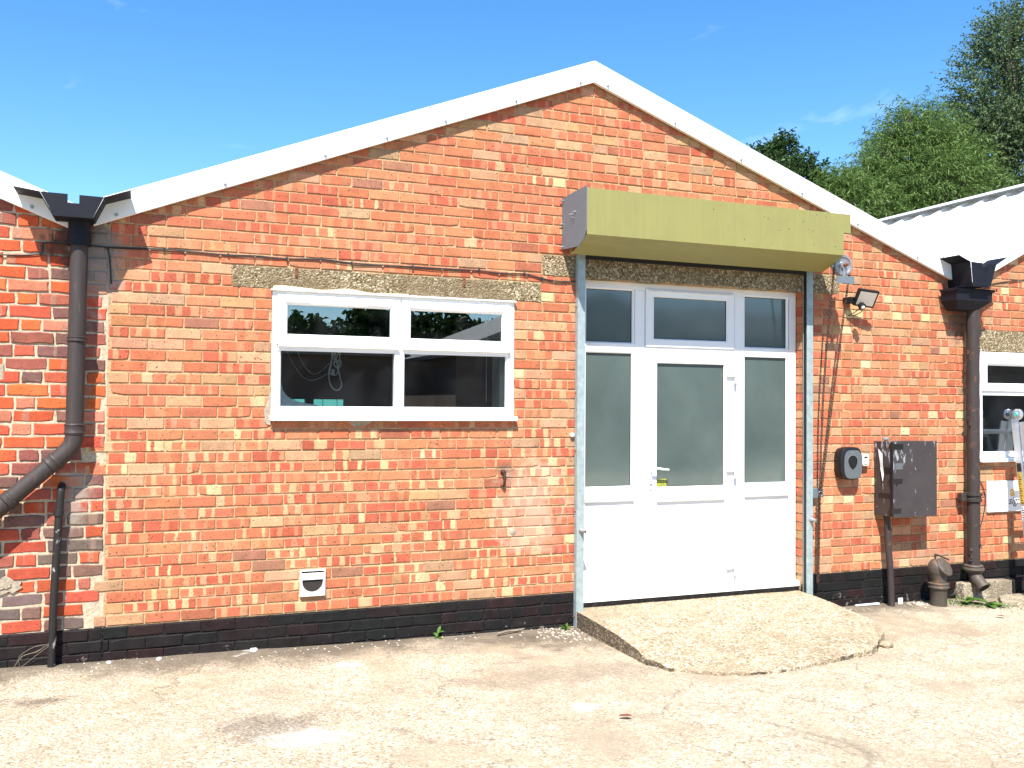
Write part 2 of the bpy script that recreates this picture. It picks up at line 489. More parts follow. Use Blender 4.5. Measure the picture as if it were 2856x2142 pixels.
    return m
MT['ground'] = mk_aggregate('worn_concrete_yard', (0.445, 0.370, 0.258), (0.62, 0.56, 0.45), (0.21, 0.155, 0.095), 88, (0.33, 0.262, 0.178), 0.006, True)
MT['ramp'] = mk_aggregate('ramp_concrete', (0.385, 0.305, 0.195), (0.62, 0.55, 0.42), (0.16, 0.11, 0.065), 74, (0.30, 0.23, 0.145), 0.010)
MT['rampside'] = mk_aggregate('soil_and_gap_shade_concrete', (0.150, 0.118, 0.080), (0.34, 0.28, 0.20), (0.07, 0.052, 0.034), 70, (0.11, 0.085, 0.058), 0.012)  # soil stain on the left side, painted gap shade on the toe
MT['lintel'] = mk_aggregate('pebbled_lintel_concrete', (0.235, 0.175, 0.095), (0.52, 0.45, 0.31), (0.05, 0.035, 0.018), 85, (0.19, 0.14, 0.08), 0.012)
MT['footing'] = mk_aggregate('footing_concrete', (0.34, 0.29, 0.20), (0.5, 0.44, 0.33), (0.14, 0.11, 0.08), 60, (0.2, 0.16, 0.11), 0.008)

def mk_leaf(name, a, c, trans=0.3):
    m = bpy.data.materials.new(name)
    m.use_nodes = True
    n = m.node_tree
    n.nodes.clear()
    out = n.nodes.new('ShaderNodeOutputMaterial')
    at_ = n.nodes.new('ShaderNodeAttribute')
    at_.attribute_name = 'tint'
    col = ramp(n, at_.outputs['Fac'], (0.0, a), (0.7, c), (1.0, tuple(min(1, x * 1.5) for x in c)))
    d = n.nodes.new('ShaderNodeBsdfDiffuse')
    t = n.nodes.new('ShaderNodeBsdfTranslucent')
    g = nd(n, 'ShaderNodeBsdfGlossy', Roughness=0.5, Color=(0.6, 0.65, 0.6, 1))
    n.links.new(col, d.inputs[0])
    n.links.new(col, t.inputs[0])
    m1 = nd(n, 'ShaderNodeMixShader', Fac=trans)
    n.links.new(d.outputs[0], m1.inputs[1])
    n.links.new(t.outputs[0], m1.inputs[2])
    m2 = nd(n, 'ShaderNodeMixShader', Fac=0.025)
    n.links.new(m1.outputs[0], m2.inputs[1])
    n.links.new(g.outputs[0], m2.inputs[2])
    n.links.new(m2.outputs[0], out.inputs[0])
    return m
MT['leaf_dark'] = mk_leaf('dark_leaf', (0.022, 0.048, 0.014), (0.045, 0.085, 0.022), 0.2)
MT['leaf_willow'] = mk_leaf('willow_leaf', (0.055, 0.105, 0.024), (0.125, 0.195, 0.050), 0.3)
MT['leaf_poplar'] = mk_leaf('silvery_leaf', (0.050, 0.092, 0.034), (0.112, 0.158, 0.074), 0.3)
MT['weed'] = mk_leaf('weed_leaf', (0.045, 0.095, 0.018), (0.10, 0.185, 0.035), 0.3)

# ------------------------------------------------------------------ geometry helpers
class MB:
    def __init__(s):
        s.v, s.f = [], []
    def add(s, vs_, fs):
        k = len(s.v)
        s.v += [tuple(p) for p in vs_]
        s.f += [tuple(i + k for i in f) for f in fs]
        return s
    def box(s, x0, x1, y0, y1, z0, z1):
        v = [(x, y, z) for x in (x0, x1) for y in (y0, y1) for z in (z0, z1)]
        return s.add(v, [(0, 1, 3, 2), (4, 6, 7, 5), (0, 4, 5, 1), (2, 3, 7, 6), (0, 2, 6, 4), (1, 5, 7, 3)])
    def prism(s, pts, fn, a, b):
        """pts: 2D outline; fn(p, t) -> 3D; extruded from t=a to t=b"""
        k = len(pts)
        v = [fn(p, a) for p in pts] + [fn(p, b) for p in pts]
        f = [tuple(range(k)), tuple(range(2 * k - 1, k - 1, -1))]
        f += [(i, i + k, (i + 1) % k + k, (i + 1) % k) for i in range(k)]
        return s.add(v, f)
    def xz(s, pts, y0, y1):
        return s.prism(pts, lambda p, t: (p[0], t, p[1]), y0, y1)
    def yz(s, pts, x0, x1):
        return s.prism(pts, lambda p, t: (t, p[0], p[1]), x0, x1)
    def strip(s, pts, fn, a, b, th):
        """open polyline pts as a sheet of thickness th, extruded"""
        n_ = []
        for i in range(len(pts)):
            p0, p1 = pts[max(0, i - 1)], pts[min(len(pts) - 1, i + 1)]
            dx, dy = p1[0] - p0[0], p1[1] - p0[1]
            l = math.hypot(dx, dy) or 1
            n_.append((pts[i][0] - dy / l * th, pts[i][1] + dx / l * th))
        for i in range(len(pts) - 1):
            s.prism([pts[i], pts[i + 1], n_[i + 1], n_[i]], fn, a, b)
        return s
    def loops(s, ls, cap0=True, cap1=True, closed=True):
        k = len(ls[0])
        v = [p for l in ls for p in l]
        f = []
        for j in range(len(ls) - 1):
            for i in range(k if closed else k - 1):
                a, b_ = j * k + i, j * k + (i + 1) % k
                f.append((a, b_, b_ + k, a + k))
        if cap0:
            f.append(tuple(range(k - 1, -1, -1)))
        if cap1:
            f.append(tuple(range((len(ls) - 1) * k, len(ls) * k)))
        return s.add(v, f)
    def ring(s, x0, x1, z0, z1, prof):
        """mitred rectangular frame in the XZ plane; prof = [(inset, y), ...]"""
        ls = [[(x0 + i, y, z0 + i), (x1 - i, y, z0 + i), (x1 - i, y, z1 - i), (x0 + i, y, z1 - i)] for i, y in prof]
        return s.loops(ls, False, False)
    def tube(s, pts, rad, n=10, caps=True):
        pts = [Vector(p) for p in pts]
        rr = rad if isinstance(rad, (list, tuple)) else [rad] * len(pts)
        ls = []
        ref = None
        for i, p in enumerate(pts):
            d = (pts[min(i + 1, len(pts) - 1)] - pts[max(i - 1, 0)])
            if d.length < 1e-9:
                d = Vector((0, 0, 1))
            d.normalize()
            if ref is None:
                ref = Vector((0, 1, 0)) if abs(d.y) < 0.9 else Vector((1, 0, 0))
            a = (ref - d * ref.dot(d)).normalized()
            ref = a
            b_ = d.cross(a)
            ls.append([p + a * (rr[i] * math.cos(2 * math.pi * k / n)) + b_ * (rr[i] * math.sin(2 * math.pi * k / n)) for k in range(n)])
        return s.loops(ls, caps, caps)
    def lathe(s, c, axis, prof, n=20, ref=None):
        """prof = [(t along axis, radius)]"""
        c, d = Vector(c), Vector(axis).normalized()
        ref = Vector(ref) if ref else (Vector((0, 0, 1)) if abs(d.z) < 0.9 else Vector((1, 0, 0)))
        a = (ref - d * ref.dot(d)).normalized()
        b_ = d.cross(a)
        ls = [[c + d * t + a * (r * math.cos(2 * math.pi * k / n)) + b_ * (r * math.sin(2 * math.pi * k / n)) for k in range(n)] for t, r in prof]
        return s.loops(ls)
    def torus(s, c, ax_u, ax_v, ru, rv, r, n=10, m=5):
        c, u_, v_ = Vector(c), Vector(ax_u), Vector(ax_v)
        w_ = u_.cross(v_)
        ls = []
        for i in range(n):
            t = 2 * math.pi * i / n
            ct = c + u_ * (ru * math.cos(t)) + v_ * (rv * math.sin(t))
            nr = (u_ * math.cos(t) / max(ru, 1e-6) + v_ * math.sin(t) / max(rv, 1e-6)).normalized()
            ls.append([ct + nr * (r * math.cos(2 * math.pi * k / m)) + w_ * (r * math.sin(2 * math.pi * k / m)) for k in range(m)])
        ls.append(ls[0])
        return s.loops(ls, False, False)

def link_mesh(name, me, mat, parent=None, loc=None):
    o = bpy.data.objects.new(name, me)
    COL.objects.link(o)
    if mat is not None:
        me.materials.append(MT[mat] if isinstance(mat, str) else mat)
    if parent is not None:
        o.parent = parent
    return o

def obj(name, mb, mat, parent=None, bevel=0.0, smooth=False, seg=2, recalc=True):
    me = bpy.data.meshes.new(name)
    bm = bmesh.new()
    vv = [bm.verts.new(p) for p in mb.v]
    for f in mb.f:
        try:
            bm.faces.new([vv[i] for i in f])
        except ValueError:
            pass
    if recalc:
        bmesh.ops.recalc_face_normals(bm, faces=bm.faces)
    if bevel:
        ed = [e for e in bm.edges if len(e.link_faces) == 2 and e.calc_face_angle(0) > 0.6]
        bmesh.ops.bevel(bm, geom=ed, offset=bevel, segments=seg, affect='EDGES', profile=0.6, clamp_overlap=True)
    if smooth:
        for f in bm.faces:
            f.smooth = True
        for e in bm.edges:
            if len(e.link_faces) == 2 and e.calc_face_angle(0) > 0.7:
                e.smooth = False
    bm.to_mesh(me)
    bm.free()
    # world-built parts: children keep world coordinates because parents sit at the origin of their own frame
    o = link_mesh(name, me, mat, parent)
    if parent is not None:
        off = base_of(parent)
        me.transform(Matrix.Translation(-off))
    return o

BASE = {}
def base_of(o):
    t = Vector((0, 0, 0))
    while o is not None:
        t += Vector(o.location)
        o = o.parent
    return t

def thing(name, label, cat, loc, group=None):
    o = bpy.data.objects.new(name, None)
    o.empty_display_size = 0.1
    o.location = loc
    COL.objects.link(o)
    o['label'] = label
    o['category'] = cat
    if group:
        o['group'] = group
    return o

def tag(o, label=None, cat=None, group=None, kind=None):
    for k, v in (('label', label), ('category', cat), ('group', group), ('kind', kind)):
        if v:
            o[k] = v
    return o

def text_mesh(name, body, size, mat, parent, origin, xdir=(1, 0, 0), updir=(0, 0, 1), ext=0.0004, shear=0.0, bold=0.0):
    cu = bpy.data.curves.new('t', 'FONT')
    cu.body = body
    cu.size = size
    cu.extrude = ext
    cu.shear = shear
    cu.offset = bold
    cu.resolution_u = 3
    to = bpy.data.objects.new('t', cu)
    COL.objects.link(to)
    bpy.context.view_layer.update()
    me = bpy.data.meshes.new_from_object(to.evaluated_get(bpy.context.evaluated_depsgraph_get()))
    bpy.data.objects.remove(to)
    x, u_ = Vector(xdir).normalized(), Vector(updir).normalized()
    w_ = x.cross(u_)
    mm = Matrix.Identity(4)
    for i, v_ in enumerate((x, u_, w_)):
        for j in range(3):
            mm[j][i] = v_[j]
    mm.translation = Vector(origin)
    me.transform(mm)
    me.transform(Matrix.Translation(-base_of(parent)))
    me.materials.clear()
    return link_mesh(name, me, mat, parent)

# ------------------------------------------------------------------ ground
def gz(x, y):
    xx = max(-12, min(14, x))
    z = 0.08 - 0.015 * xx
    return z

def build_ground():
    xs = sorted(set([-90, -60, -40, -25, -16, -10, -6, -4, -3] + [round(-2.4 + 0.06 * i, 3) for i in range(190)] + [9.6, 11, 14, 18, 25, 40, 60, 90]))
    ys = sorted(set([-90, -60, -40, -25, -16, -11, -8, -6.5, -5.5, -4.8] + [round(-4.3 + 0.06 * i, 3) for i in range(78)] + [1.5, 4, 8, 14, 25, 40, 60, 90]))
    vs_, fs = [], []
    for y in ys:
        for x in xs:
            z = gz(x, y)
            z += 0.012 * mnoise.noise(Vector((x * 0.9, y * 0.9, 3.1))) + 0.004 * mnoise.noise(Vector((x * 4, y * 4, 7.7)))
            if -0.25 < y <= 0.3:
                z += 0.012 * (1 - abs(y) / 0.25) * (0.5 + 0.5 * mnoise.noise(Vector((x * 3, 0, 1)))) if y <= 0 else 0.0
            vs_.append((x, y, z))
    nx = len(xs)
    for j in range(len(ys) - 1):
        for i in range(nx - 1):
            fs.append((j * nx + i, j * nx + i + 1, (j + 1) * nx + i + 1, (j + 1) * nx + i))
    mb = MB().add(vs_, fs)
    o = obj('ground', mb, 'ground', smooth=True)
    tag(o, kind='structure')
build_ground()
#@@PART2
# ------------------------------------------------------------------ brickwork
def subtract(rects, hole, minw=0.022, minh=0.014):
    hx0, hx1, hz0, hz1 = hole
    out = []
    for (x0, x1, z0, z1) in rects:
        if x1 <= hx0 or x0 >= hx1 or z1 <= hz0 or z0 >= hz1:
            out.append((x0, x1, z0, z1))
            continue
        for q in ((x0, min(x1, hx0), z0, z1), (max(x0, hx1), x1, z0, z1),
                  (max(x0, hx0), min(x1, hx1), max(z0, hz1), z1), (max(x0, hx0), min(x1, hx1), z0, min(z1, hz0))):
            if q[1] - q[0] > minw and q[3] - q[2] > minh:
                out.append(q)
    return out

def brick_geo(r, rnd, rough, yf, yb, chip):
    """12-point outline, chamfered front: front ring, shoulder ring, back ring"""
    x0, x1, z0, z1 = r
    w, h = x1 - x0, z1 - z0
    j = rough
    fx = [0, 1 / 3, 2 / 3, 1]
    base = [(x0 + w * t, z0) for t in fx] + [(x1, z0 + h * 0.5)] + [(x1 - w * t, z1) for t in fx] + [(x0, z0 + h * 0.5)]
    ring = []
    for (x, z) in base:
        ring.append([x + rnd.uniform(-j, j), z + rnd.uniform(-j, j)])
    if rnd.random() < chip:
        c = rnd.choice((0, 3, 5, 8))
        q = rnd.uniform(0.3, 1.0) * min(0.010, h * 0.2)
        ring[c][0] += q if c in (0, 8) else -q
        ring[c][1] += q if c in (0, 3) else -q
    cx, cz = (x0 + x1) / 2, (z0 + z1) / 2
    ins = 0.0022 + rnd.uniform(0, 0.0022) + rough * 0.4
    y = yf + rnd.uniform(-0.0016, 0.0016) - (rough * rnd.uniform(-0.8, 0.8))
    tilt = rnd.uniform(-0.006, 0.006)
    fr, sh, bk = [], [], []
    for (x, z) in ring:
        dx = ins if x < cx else -ins
        dz = ins if z < cz else -ins
        if abs(x - cx) < w * 0.3:
            dx = 0
        if abs(z - cz) < h * 0.3:
            dz = 0
        fr.append((x + dx, y + tilt * (x - cx), z + dz))
        sh.append((x, y + tilt * (x - cx) + 0.0028 + rough * 0.5, z))
        bk.append((x, yb, z))
    return fr, sh, bk

class BrickSet:
    def __init__(s):
        s.items = []       # (rect, colours, geometry args)
    def mesh(s, name, items):
        V, F = [], []
        col, col2, band, buv = [], [], [], []
        for it in items:
            fr, sh, bk = it['geo']
            x0, x1, z0, z1 = it['r']
            U0, U1 = it['ur']
            k = len(V)
            n = len(fr)
            V += fr + sh + bk
            F.append(tuple(range(k, k + n)))
            for i in range(n):
                q = (i + 1) % n
                F.append((k + i, k + n + i, k + n + q, k + q))
                F.append((k + n + i, k + 2 * n + i, k + 2 * n + q, k + n + q))
            for p in fr + sh + bk:
                col.append(it['col'])
                col2.append(it['col2'])
                band.append(it['band'])
                buv.append(((p[0] - U0) / (U1 - U0), (p[2] - z0) / (z1 - z0), it['seed']))
        me = bpy.data.meshes.new(name)
        me.from_pydata(V, [], F)
        for nm, ty, dat in (('col', 'FLOAT_COLOR', col), ('col2', 'FLOAT_COLOR', col2), ('band', 'FLOAT_COLOR', band)):
            a = me.attributes.new(nm, ty, 'POINT')
            a.data.foreach_set('color', np.array(dat, dtype=np.float32).ravel())
        a = me.attributes.new('buv', 'FLOAT_VECTOR', 'POINT')
        a.data.foreach_set('vector', np.array(buv, dtype=np.float32).ravel())
        me.update()
        return me

def shown(it):
    x0, x1, z0, z1 = it['r']
    p = Vector(((x0 + x1) / 2, 0, (z0 + z1) / 2)) - CAM
    return (x1 - x0) * (z1 - z0) / p.length_squared * (abs(p.y) / p.length)

def lay(bs, parent, part, mat, hidden=(), limit=300, stuff='brick_field'):
    its = bs.items
    for it in its:
        x0, x1, z0, z1 = it['r']
        it['k'] = shown(it)
        cx, cz = (x0 + x1) / 2, (z0 + z1) / 2
        if any(h[0] < cx < h[1] and h[2] < cz < h[3] for h in hidden):
            it['k'] *= 0.01
    its.sort(key=lambda i: -i['k'])
    off = base_of(parent)
    for it in its[:limit]:
        me = bs.mesh(part, [it])
        me.transform(Matrix.Translation(-off))
        link_mesh(part, me, mat, parent)
    if its[limit:]:
        me = bs.mesh(stuff, its[limit:])
        me.transform(Matrix.Translation(-off))
        o = link_mesh(stuff, me, mat, parent)
        o['kind'] = 'stuff'

def jit(c, rnd, v=0.10):
    q = 1 + rnd.uniform(-v, v)
    return tuple(max(0.01, min(0.8, x * q * (1 + rnd.uniform(-v, v) * 0.4))) for x in c)

RED, ORANGE = (0.45, 0.138, 0.068), (0.455, 0.172, 0.082)
DEEP, BUFF = (0.42, 0.100, 0.052), (0.44, 0.240, 0.118)
CREAM, PALE, TAN = (0.56, 0.42, 0.225), (0.50, 0.255, 0.14), (0.38, 0.22, 0.125)

def fletton(rnd, z, x, w):
    """colour of one brick of the gable: plain, banded (kiss marks) or buff"""
    low = 1.0 if z < 1.55 else (0.50 if z < 2.6 else 0.42)
    if x > 5.3:
        low = 0.5
    buffy = 0.10 if (x < 0.9 and 1.5 < z < 2.6) else 0.0     # a paler stretch left of the window
    t = rnd.random()
    b = (0.5, 0.0, 0.5, 0.0)
    a2, fr = 0.0, 0.0
    half = w < 0.15
    c2 = CREAM
    pb = (0.74 if low > 0.9 else 0.50) * (0.5 if half else 1.0)
    if t < pb:
        base = jit(rnd.choice((RED, RED, DEEP, RED, DEEP, ORANGE)), rnd)
        c2 = jit(rnd.choice((CREAM, CREAM, PALE, CREAM, CREAM, BUFF) if low > 0.9 else (PALE, PALE, CREAM, BUFF, BUFF, PALE)), rnd, 0.12)
        k = rnd.random()
        if half:
            b = (rnd.uniform(0.35, 0.65), rnd.uniform(0.15, 0.4), 0.5, 0.0)
        elif k < 0.36:
            b = (rnd.uniform(0.40, 0.60), rnd.uniform(0.20, 0.50), rnd.choice((0.5, 0.0, 1.0)), rnd.choice((0.0, 0.10)))
        elif k < 0.78:
            q = rnd.uniform(0.10, 0.23)
            b = (rnd.uniform(0.2, 0.36), q, rnd.uniform(0.66, 0.84), q * rnd.uniform(0.6, 1.4))
        elif k < 0.90:
            b = (rnd.choice((0.0, 1.0)), rnd.uniform(0.3, 0.6), rnd.uniform(0.4, 0.6), rnd.uniform(0.05, 0.14))
        else:
            b = (rnd.uniform(0.3, 0.7), rnd.uniform(0.04, 0.09), 0.5, 0.0)
        a2 = rnd.uniform(0.45, 1.0) * (0.70 + 0.25 * low)
        fr = rnd.choice((0, 0, 0.5, 0.8)) * low
    elif t < 0.84 - buffy - (0.16 if half else 0):
        base = jit(rnd.choice((RED, ORANGE, ORANGE, RED, RED, PALE)), rnd, 0.14)
        fr = rnd.choice((0, 0, 0, 0.5)) * low
        c2 = PALE
    elif t < 0.975:
        base = jit(rnd.choice((BUFF, ORANGE, PALE, ORANGE, TAN, PALE) if not half else (BUFF, TAN, CREAM, BUFF, PALE)), rnd, 0.14)
    else:
        base = jit(rnd.choice((TAN, (0.30, 0.13, 0.08), (0.34, 0.11, 0.06))), rnd)
    return (*base, fr), (*c2, a2), b

def old_brick(rnd, z, x, w):
    base = jit(rnd.choice(((0.50, 0.085, 0.030), (0.52, 0.12, 0.036), (0.46, 0.080, 0.040), (0.44, 0.09, 0.05), (0.27, 0.085, 0.06), (0.48, 0.085, 0.03),
                           (0.33, 0.09, 0.06), (0.46, 0.17, 0.10), (0.19, 0.085, 0.07)) if z > 1.0 else
                          ((0.44, 0.085, 0.035), (0.40, 0.075, 0.04), (0.24, 0.07, 0.05), (0.17, 0.09, 0.07), (0.14, 0.10, 0.085), (0.34, 0.10, 0.065))), rnd, 0.15)
    c2 = jit((0.30, 0.20, 0.14), rnd)
    return (*base, 0.0), (*c2, rnd.choice((0, 0, 0, 0.5))), (rnd.random(), rnd.uniform(0.1, 0.3), 0.5, 0.0)

def black_paint(rnd, z, x, w):
    c = jit(rnd.choice(((0.011, 0.009, 0.009), (0.014, 0.010, 0.010), (0.009, 0.010, 0.009), (0.017, 0.009, 0.009))), rnd, 0.2)
    return (*c, 0), (*c, 0), (0.5, 0, 0.5, 0)

def put(bs, rnd, r, colour, yf=0.0, yb=0.03, joint=0.010, rough=0.0013, chip=0.14, holes=(), roof=None):
    x0, x1, z0, z1 = r
    full = (x0 + joint / 2, x1 - joint / 2)
    rects = [(full[0], full[1], z0 + joint / 2, z1 - joint / 2)]
    for h in holes:
        rects = subtract(rects, h)
    out = []
    for q in rects:
        if roof:
            a, b_ = roof(q[3])
            q = (max(q[0], a), min(q[1], b_), q[2], q[3])
            if q[1] - q[0] < 0.02:
                continue
        c, c2, b = colour(rnd, q[2], q[0], q[1] - q[0])
        deep = yb
        bs.items.append(dict(r=q, ur=full, col=c, col2=c2, band=b, seed=rnd.random(), geo=brick_geo(q, rnd, rough, yf, deep, chip)))

# roof lines (top edge of the white fascia)
APEX = (3.245, 4.463)
def top_main(x):
    return APEX[1] - 0.3957 * (APEX[0] - x) if x < APEX[0] else APEX[1] - 0.3618 * (x - APEX[0])
def top_old(x):
    return 3.065 - 0.40 * (x + 0.587)
def top_right(x):
    return 3.244 + 0.5 * (x - 7.554)
FH = 0.163            # height of the fascia

def roof_main(z):
    zz = z + 0.03
    return APEX[0] - (APEX[1] - zz) / 0.3957, APEX[0] + (APEX[1] - zz) / 0.3618
def roof_old(z):
    return -99, -0.587 - (z + 0.03 - 3.065) / 0.40
def roof_right(z):
    return 7.554 + (z + 0.03 - 3.244) / 0.5, 99

WIN = (0.795, 2.603, 1.630, 2.547)
LIN = (0.528, 2.826, 2.545, 2.694)
DOOR = (3.170, 5.313, -0.5, 2.756)
DLIN = (2.830, 5.705, 2.754, 2.916)
VENT = (1.022, 1.168, 0.425, 0.580)
XL, XR = -0.241, 7.210
PL = 0.298             # top of the black plinth

# ---- main building
main = thing('brick_building', 'middle gabled workshop of banded red brick with white fascia, window and glazed door', 'building', (3.245, 0, 0))
rb = random.Random(5)
bs = BrickSet()
for k in range(-16, 40):
    z0, z1 = 1.5 + 0.075 * k, 1.575 + 0.075 * k
    if z1 > 4.45:
        break
    xl = XL + (rb.uniform(-0.004, 0.004))
    if 1.25 < z0 < 1.47:
        xl = -0.37 + (0.0 if k % 2 else 0.11)
    elif z0 < 0.6:
        xl = XL - rb.choice((0.0, 0.11, 0.06))
    split = 3.17 + (0.0 if k % 2 else 0.06)
    if z0 > 3.4:
        split = 2.75 + 0.35 * (0.5 + 0.5 * math.sin(k * 1.9))
    x = -0.9 + (0.1125 if k % 2 else 0.0) + rb.uniform(-0.006, 0.006)
    dz = rb.uniform(-0.0015, 0.0015)
    hdr = (k % 2 == 0)
    while x < XR:
        if x >= split - 0.05 and hdr and not (rb.random() < 0.04):
            w = 0.1125
        elif x >= split - 0.05 and rb.random() < 0.10:
            w = 0.1125
        else:
            w = 0.225
        w += rb.uniform(-0.004, 0.004)
        a, b = max(x, xl), min(x + w, XR)
        if b - a > 0.035:
            put(bs, rb, (a, b, z0 + dz, z1 + dz), fletton, holes=(WIN, LIN, DOOR, DLIN, VENT), roof=roof_main,
                yb=0.12 if abs(a - 5.313) < 0.25 or abs(b - 3.17) < 0.25 else 0.03)
        x += w

def wall_sheet(parent, name, mat, xs, zs_top, holes, z0, depth, y, reveal=True):
    """the mortar face: columns between break points, openings left free, plus the reveals"""
    mb = MB()
    cuts = sorted(set(xs + [h[0] for h in holes] + [h[1] for h in holes]))
    for a, b in zip(cuts[:-1], cuts[1:]):
        mid = (a + b) / 2
        spans = sorted([(h[2], h[3]) for h in holes if h[0] <= mid <= h[1]])
        zc = z0
        for s0, s1 in spans:
            if s0 > zc + 1e-6:
                mb.add([(a, y, zc), (b, y, zc), (b, y, s0), (a, y, s0)], [(0, 1, 2, 3)])
            zc = max(zc, s1)
        mb.add([(a, y, zc), (b, y, zc), (b, y, zs_top(b)), (a, y, zs_top(a))], [(0, 1, 2, 3)])
    for (a, b, c, d) in (holes if reveal else ()):
        for q in ([(a, c), (a, d)], [(b, d), (b, c)], [(a, d), (b, d)], [(b, c), (a, c)]):
            (xa, za), (xb, zb) = q
            mb.add([(xa, y, za), (xb, y, zb), (xb, depth, zb), (xa, depth, za)], [(0, 1, 2, 3)])
    return obj(name, mb, mat, parent, recalc=False)

ROOFT = lambda x: top_main(x) - 0.02
wall = wall_sheet(main, 'wall', 'mortar', [XL, 0.5, APEX[0], XR], ROOFT, [WIN, (3.160, 5.3225, -0.5, 2.756), VENT], PL - 0.004, 0.125, 0.0064)
lay(bs, wall, 'brick', 'brick', hidden=((3.0, 5.5, 2.93, 3.42), (-0.6, -0.1, 2.75, 3.2), (6.0, 6.6, 0.8, 1.46)))

# plinth, painted black
def plinth(parent, xa, xb, holes, seedv, ytop=0.0, rows=4, old=False, y0=None):
    rp_ = random.Random(seedv)
    pls = wall_sheet(parent, 'plinth', 'blackmortar', [xa, xb], lambda x: PL, holes, -0.35, 0.1, 0.003, False)
    b = BrickSet()
    for k in range(rows):
        z1 = PL - 0.079 * k
        z0 = z1 - 0.079
        x = xa - 0.3 + (0.1125 if k % 2 else 0.0)
        while x < xb:
            w = (0.1125 if (k == 1 and x > 2.0 and x < 3.2) else 0.225) + rp_.uniform(-0.006, 0.006)
            a, c = max(x, xa), min(x + w, xb)
            if c - a > 0.03:
                put(b, rp_, (a, c, z0, z1), black_paint, yf=-0.0035, yb=0.03, joint=0.007, rough=0.0034, chip=0.5, holes=holes)
            x += w
    lay(b, pls, 'plinth_brick', 'blackbrick')
    return pls
plinth(main, XL, XR, [(3.170, 5.313, -0.5, PL)], 3)

def fascia_run(parent, x0, x1, top, name='fascia_panel', label=None, yb=-0.018, yf=-0.052, cut0=None, cut1=None):
    c0 = cut0 if cut0 is not None else 0.0
    c1 = cut1 if cut1 is not None else 0.0
    pts = [(x0, top(x0)), (x1, top(x1)), (x1 + c1, top(x1 + c1) - FH), (x0 + c0, top(x0 + c0) - FH)]
    mb = MB().xz(pts, yf, yb)
    # top return over the roof edge
    n = [(x0, top(x0)), (x1, top(x1)), (x1, top(x1) + 0.006), (x0, top(x0) + 0.006)]
    mb.xz(n, yf - 0.004, 0.12)
    o = obj(name, mb, 'fascia', parent, bevel=0.003)
    if label:
        o['label'] = label
    return o
sl_ = 0.3957 * FH
fascia_run(main, -0.335, 1.895, top_main, cut1=0.057)
def joint_shade_strip(x, c):
    w = 0.02
    pts = [(x - w, top_main(x - w) - 0.004), (x + w, top_main(x + w) - 0.004), (x + c + w, top_main(x + c + w) - FH + 0.004), (x + c - w, top_main(x + c - w) - FH + 0.004)]
    if abs(x - APEX[0]) < 0.01:
        pts = [(x - w, top_main(x - w) - 0.004), (x, top_main(x) - 0.004), (x + w, top_main(x + w) - 0.004), (x + w, top_main(x + w) - FH + 0.004), (x, top_main(x) - FH + 0.004), (x - w, top_main(x - w) - FH + 0.004)]
    obj('joint_shade_strip', MB().xz(pts, -0.0165, -0.012), 'rubber', main)  # dark strip added behind the panel gap, standing in for joint shade
for x_, c_ in ((1.8975, 0.057), (APEX[0], 0.0), (4.5915, -0.054)):
    joint_shade_strip(x_, c_)
fascia_run(main, 1.900, 3.2425, top_main, cut0=0.057)
fascia_run(main, 3.2485, 4.588, top_main, cut1=-0.054)
fascia_run(main, 4.595, 7.02, top_main, cut0=-0.054)
def bolt(parent, x, z, y=-0.052, r=0.0085, name='fascia_bolt'):
    mb = MB().lathe((x, y, z), (0, -1, 0), [(0, r * 1.3), (0.004, r * 1.3), (0.005, r), (0.014, r * 0.9)], 8)
    return obj(name, mb, 'zinc', parent)
for x in (-0.20, 0.47, 1.14, 1.58, 2.02, 2.58, 3.12):
    bolt(main, x, top_main(x) - FH + 0.026)
for x in (3.36, 3.98, 4.62, 5.25, 5.86, 6.55):
    bolt(main, x, top_main(x) - FH + 0.026)

def roof_sheet(parent, x0, z0, x1, z1, y0, y1, name='roof_sheet', mat='sheet', label=None, pitch=0.333):
    """box-profile sheet: ribs run up the slope from (x0,z0) to (x1,z1)"""
    d = Vector((x1 - x0, 0, z1 - z0))
    L = d.length
    d.normalize()
    nrm = Vector((-d.z, 0, d.x))
    if nrm.z < 0:
        nrm = -nrm
    prof = [(y0, 0)]
    y = y0 + 0.12
    while y < y1 - 0.1:
        prof += [(y, 0), (y + 0.02, 0.032), (y + 0.055, 0.032), (y + 0.075, 0)]
        y += pitch
    prof.append((y1, 0))
    a = [Vector((x0, yy, z0)) + nrm * h for yy, h in prof]
    b = [Vector((x1, yy, z1)) + nrm * h for yy, h in prof]
    k = len(prof)
    mb = MB()
    mb.add(a + b, [(i, i + 1, i + 1 + k, i + k) for i in range(k - 1)])
    lo = [p - nrm * 0.012 for p in a] + [p - nrm * 0.012 for p in b]
    mb.add(lo, [(i, i + k, i + 1 + k, i + 1) for i in range(k - 1)])
    o = obj(name, mb, mat, parent, recalc=False)
    return o
rs = roof_sheet(main, -0.33, top_main(-0.33) - 0.035, APEX[0], APEX[1] - 0.035, -0.016, 8.5)
rs2 = roof_sheet(main, 7.02, top_main(7.02) - 0.035, APEX[0], APEX[1] - 0.035, -0.016, 8.5)
obj('ridge_cap', MB().xz([(APEX[0] - 0.2, APEX[1] - 0.075), (APEX[0], APEX[1] + 0.004), (APEX[0] + 0.2, APEX[1] - 0.07), (APEX[0], APEX[1] - 0.004)], 0.13, 8.5), 'sheet', main)
# flank and rear walls behind the gutters keep the inside dark
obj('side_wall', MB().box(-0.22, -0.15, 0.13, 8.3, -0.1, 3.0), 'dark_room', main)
obj('side_wall', MB().box(7.05, 7.12, 0.13, 8.3, -0.1, 2.95), 'dark_room', main)

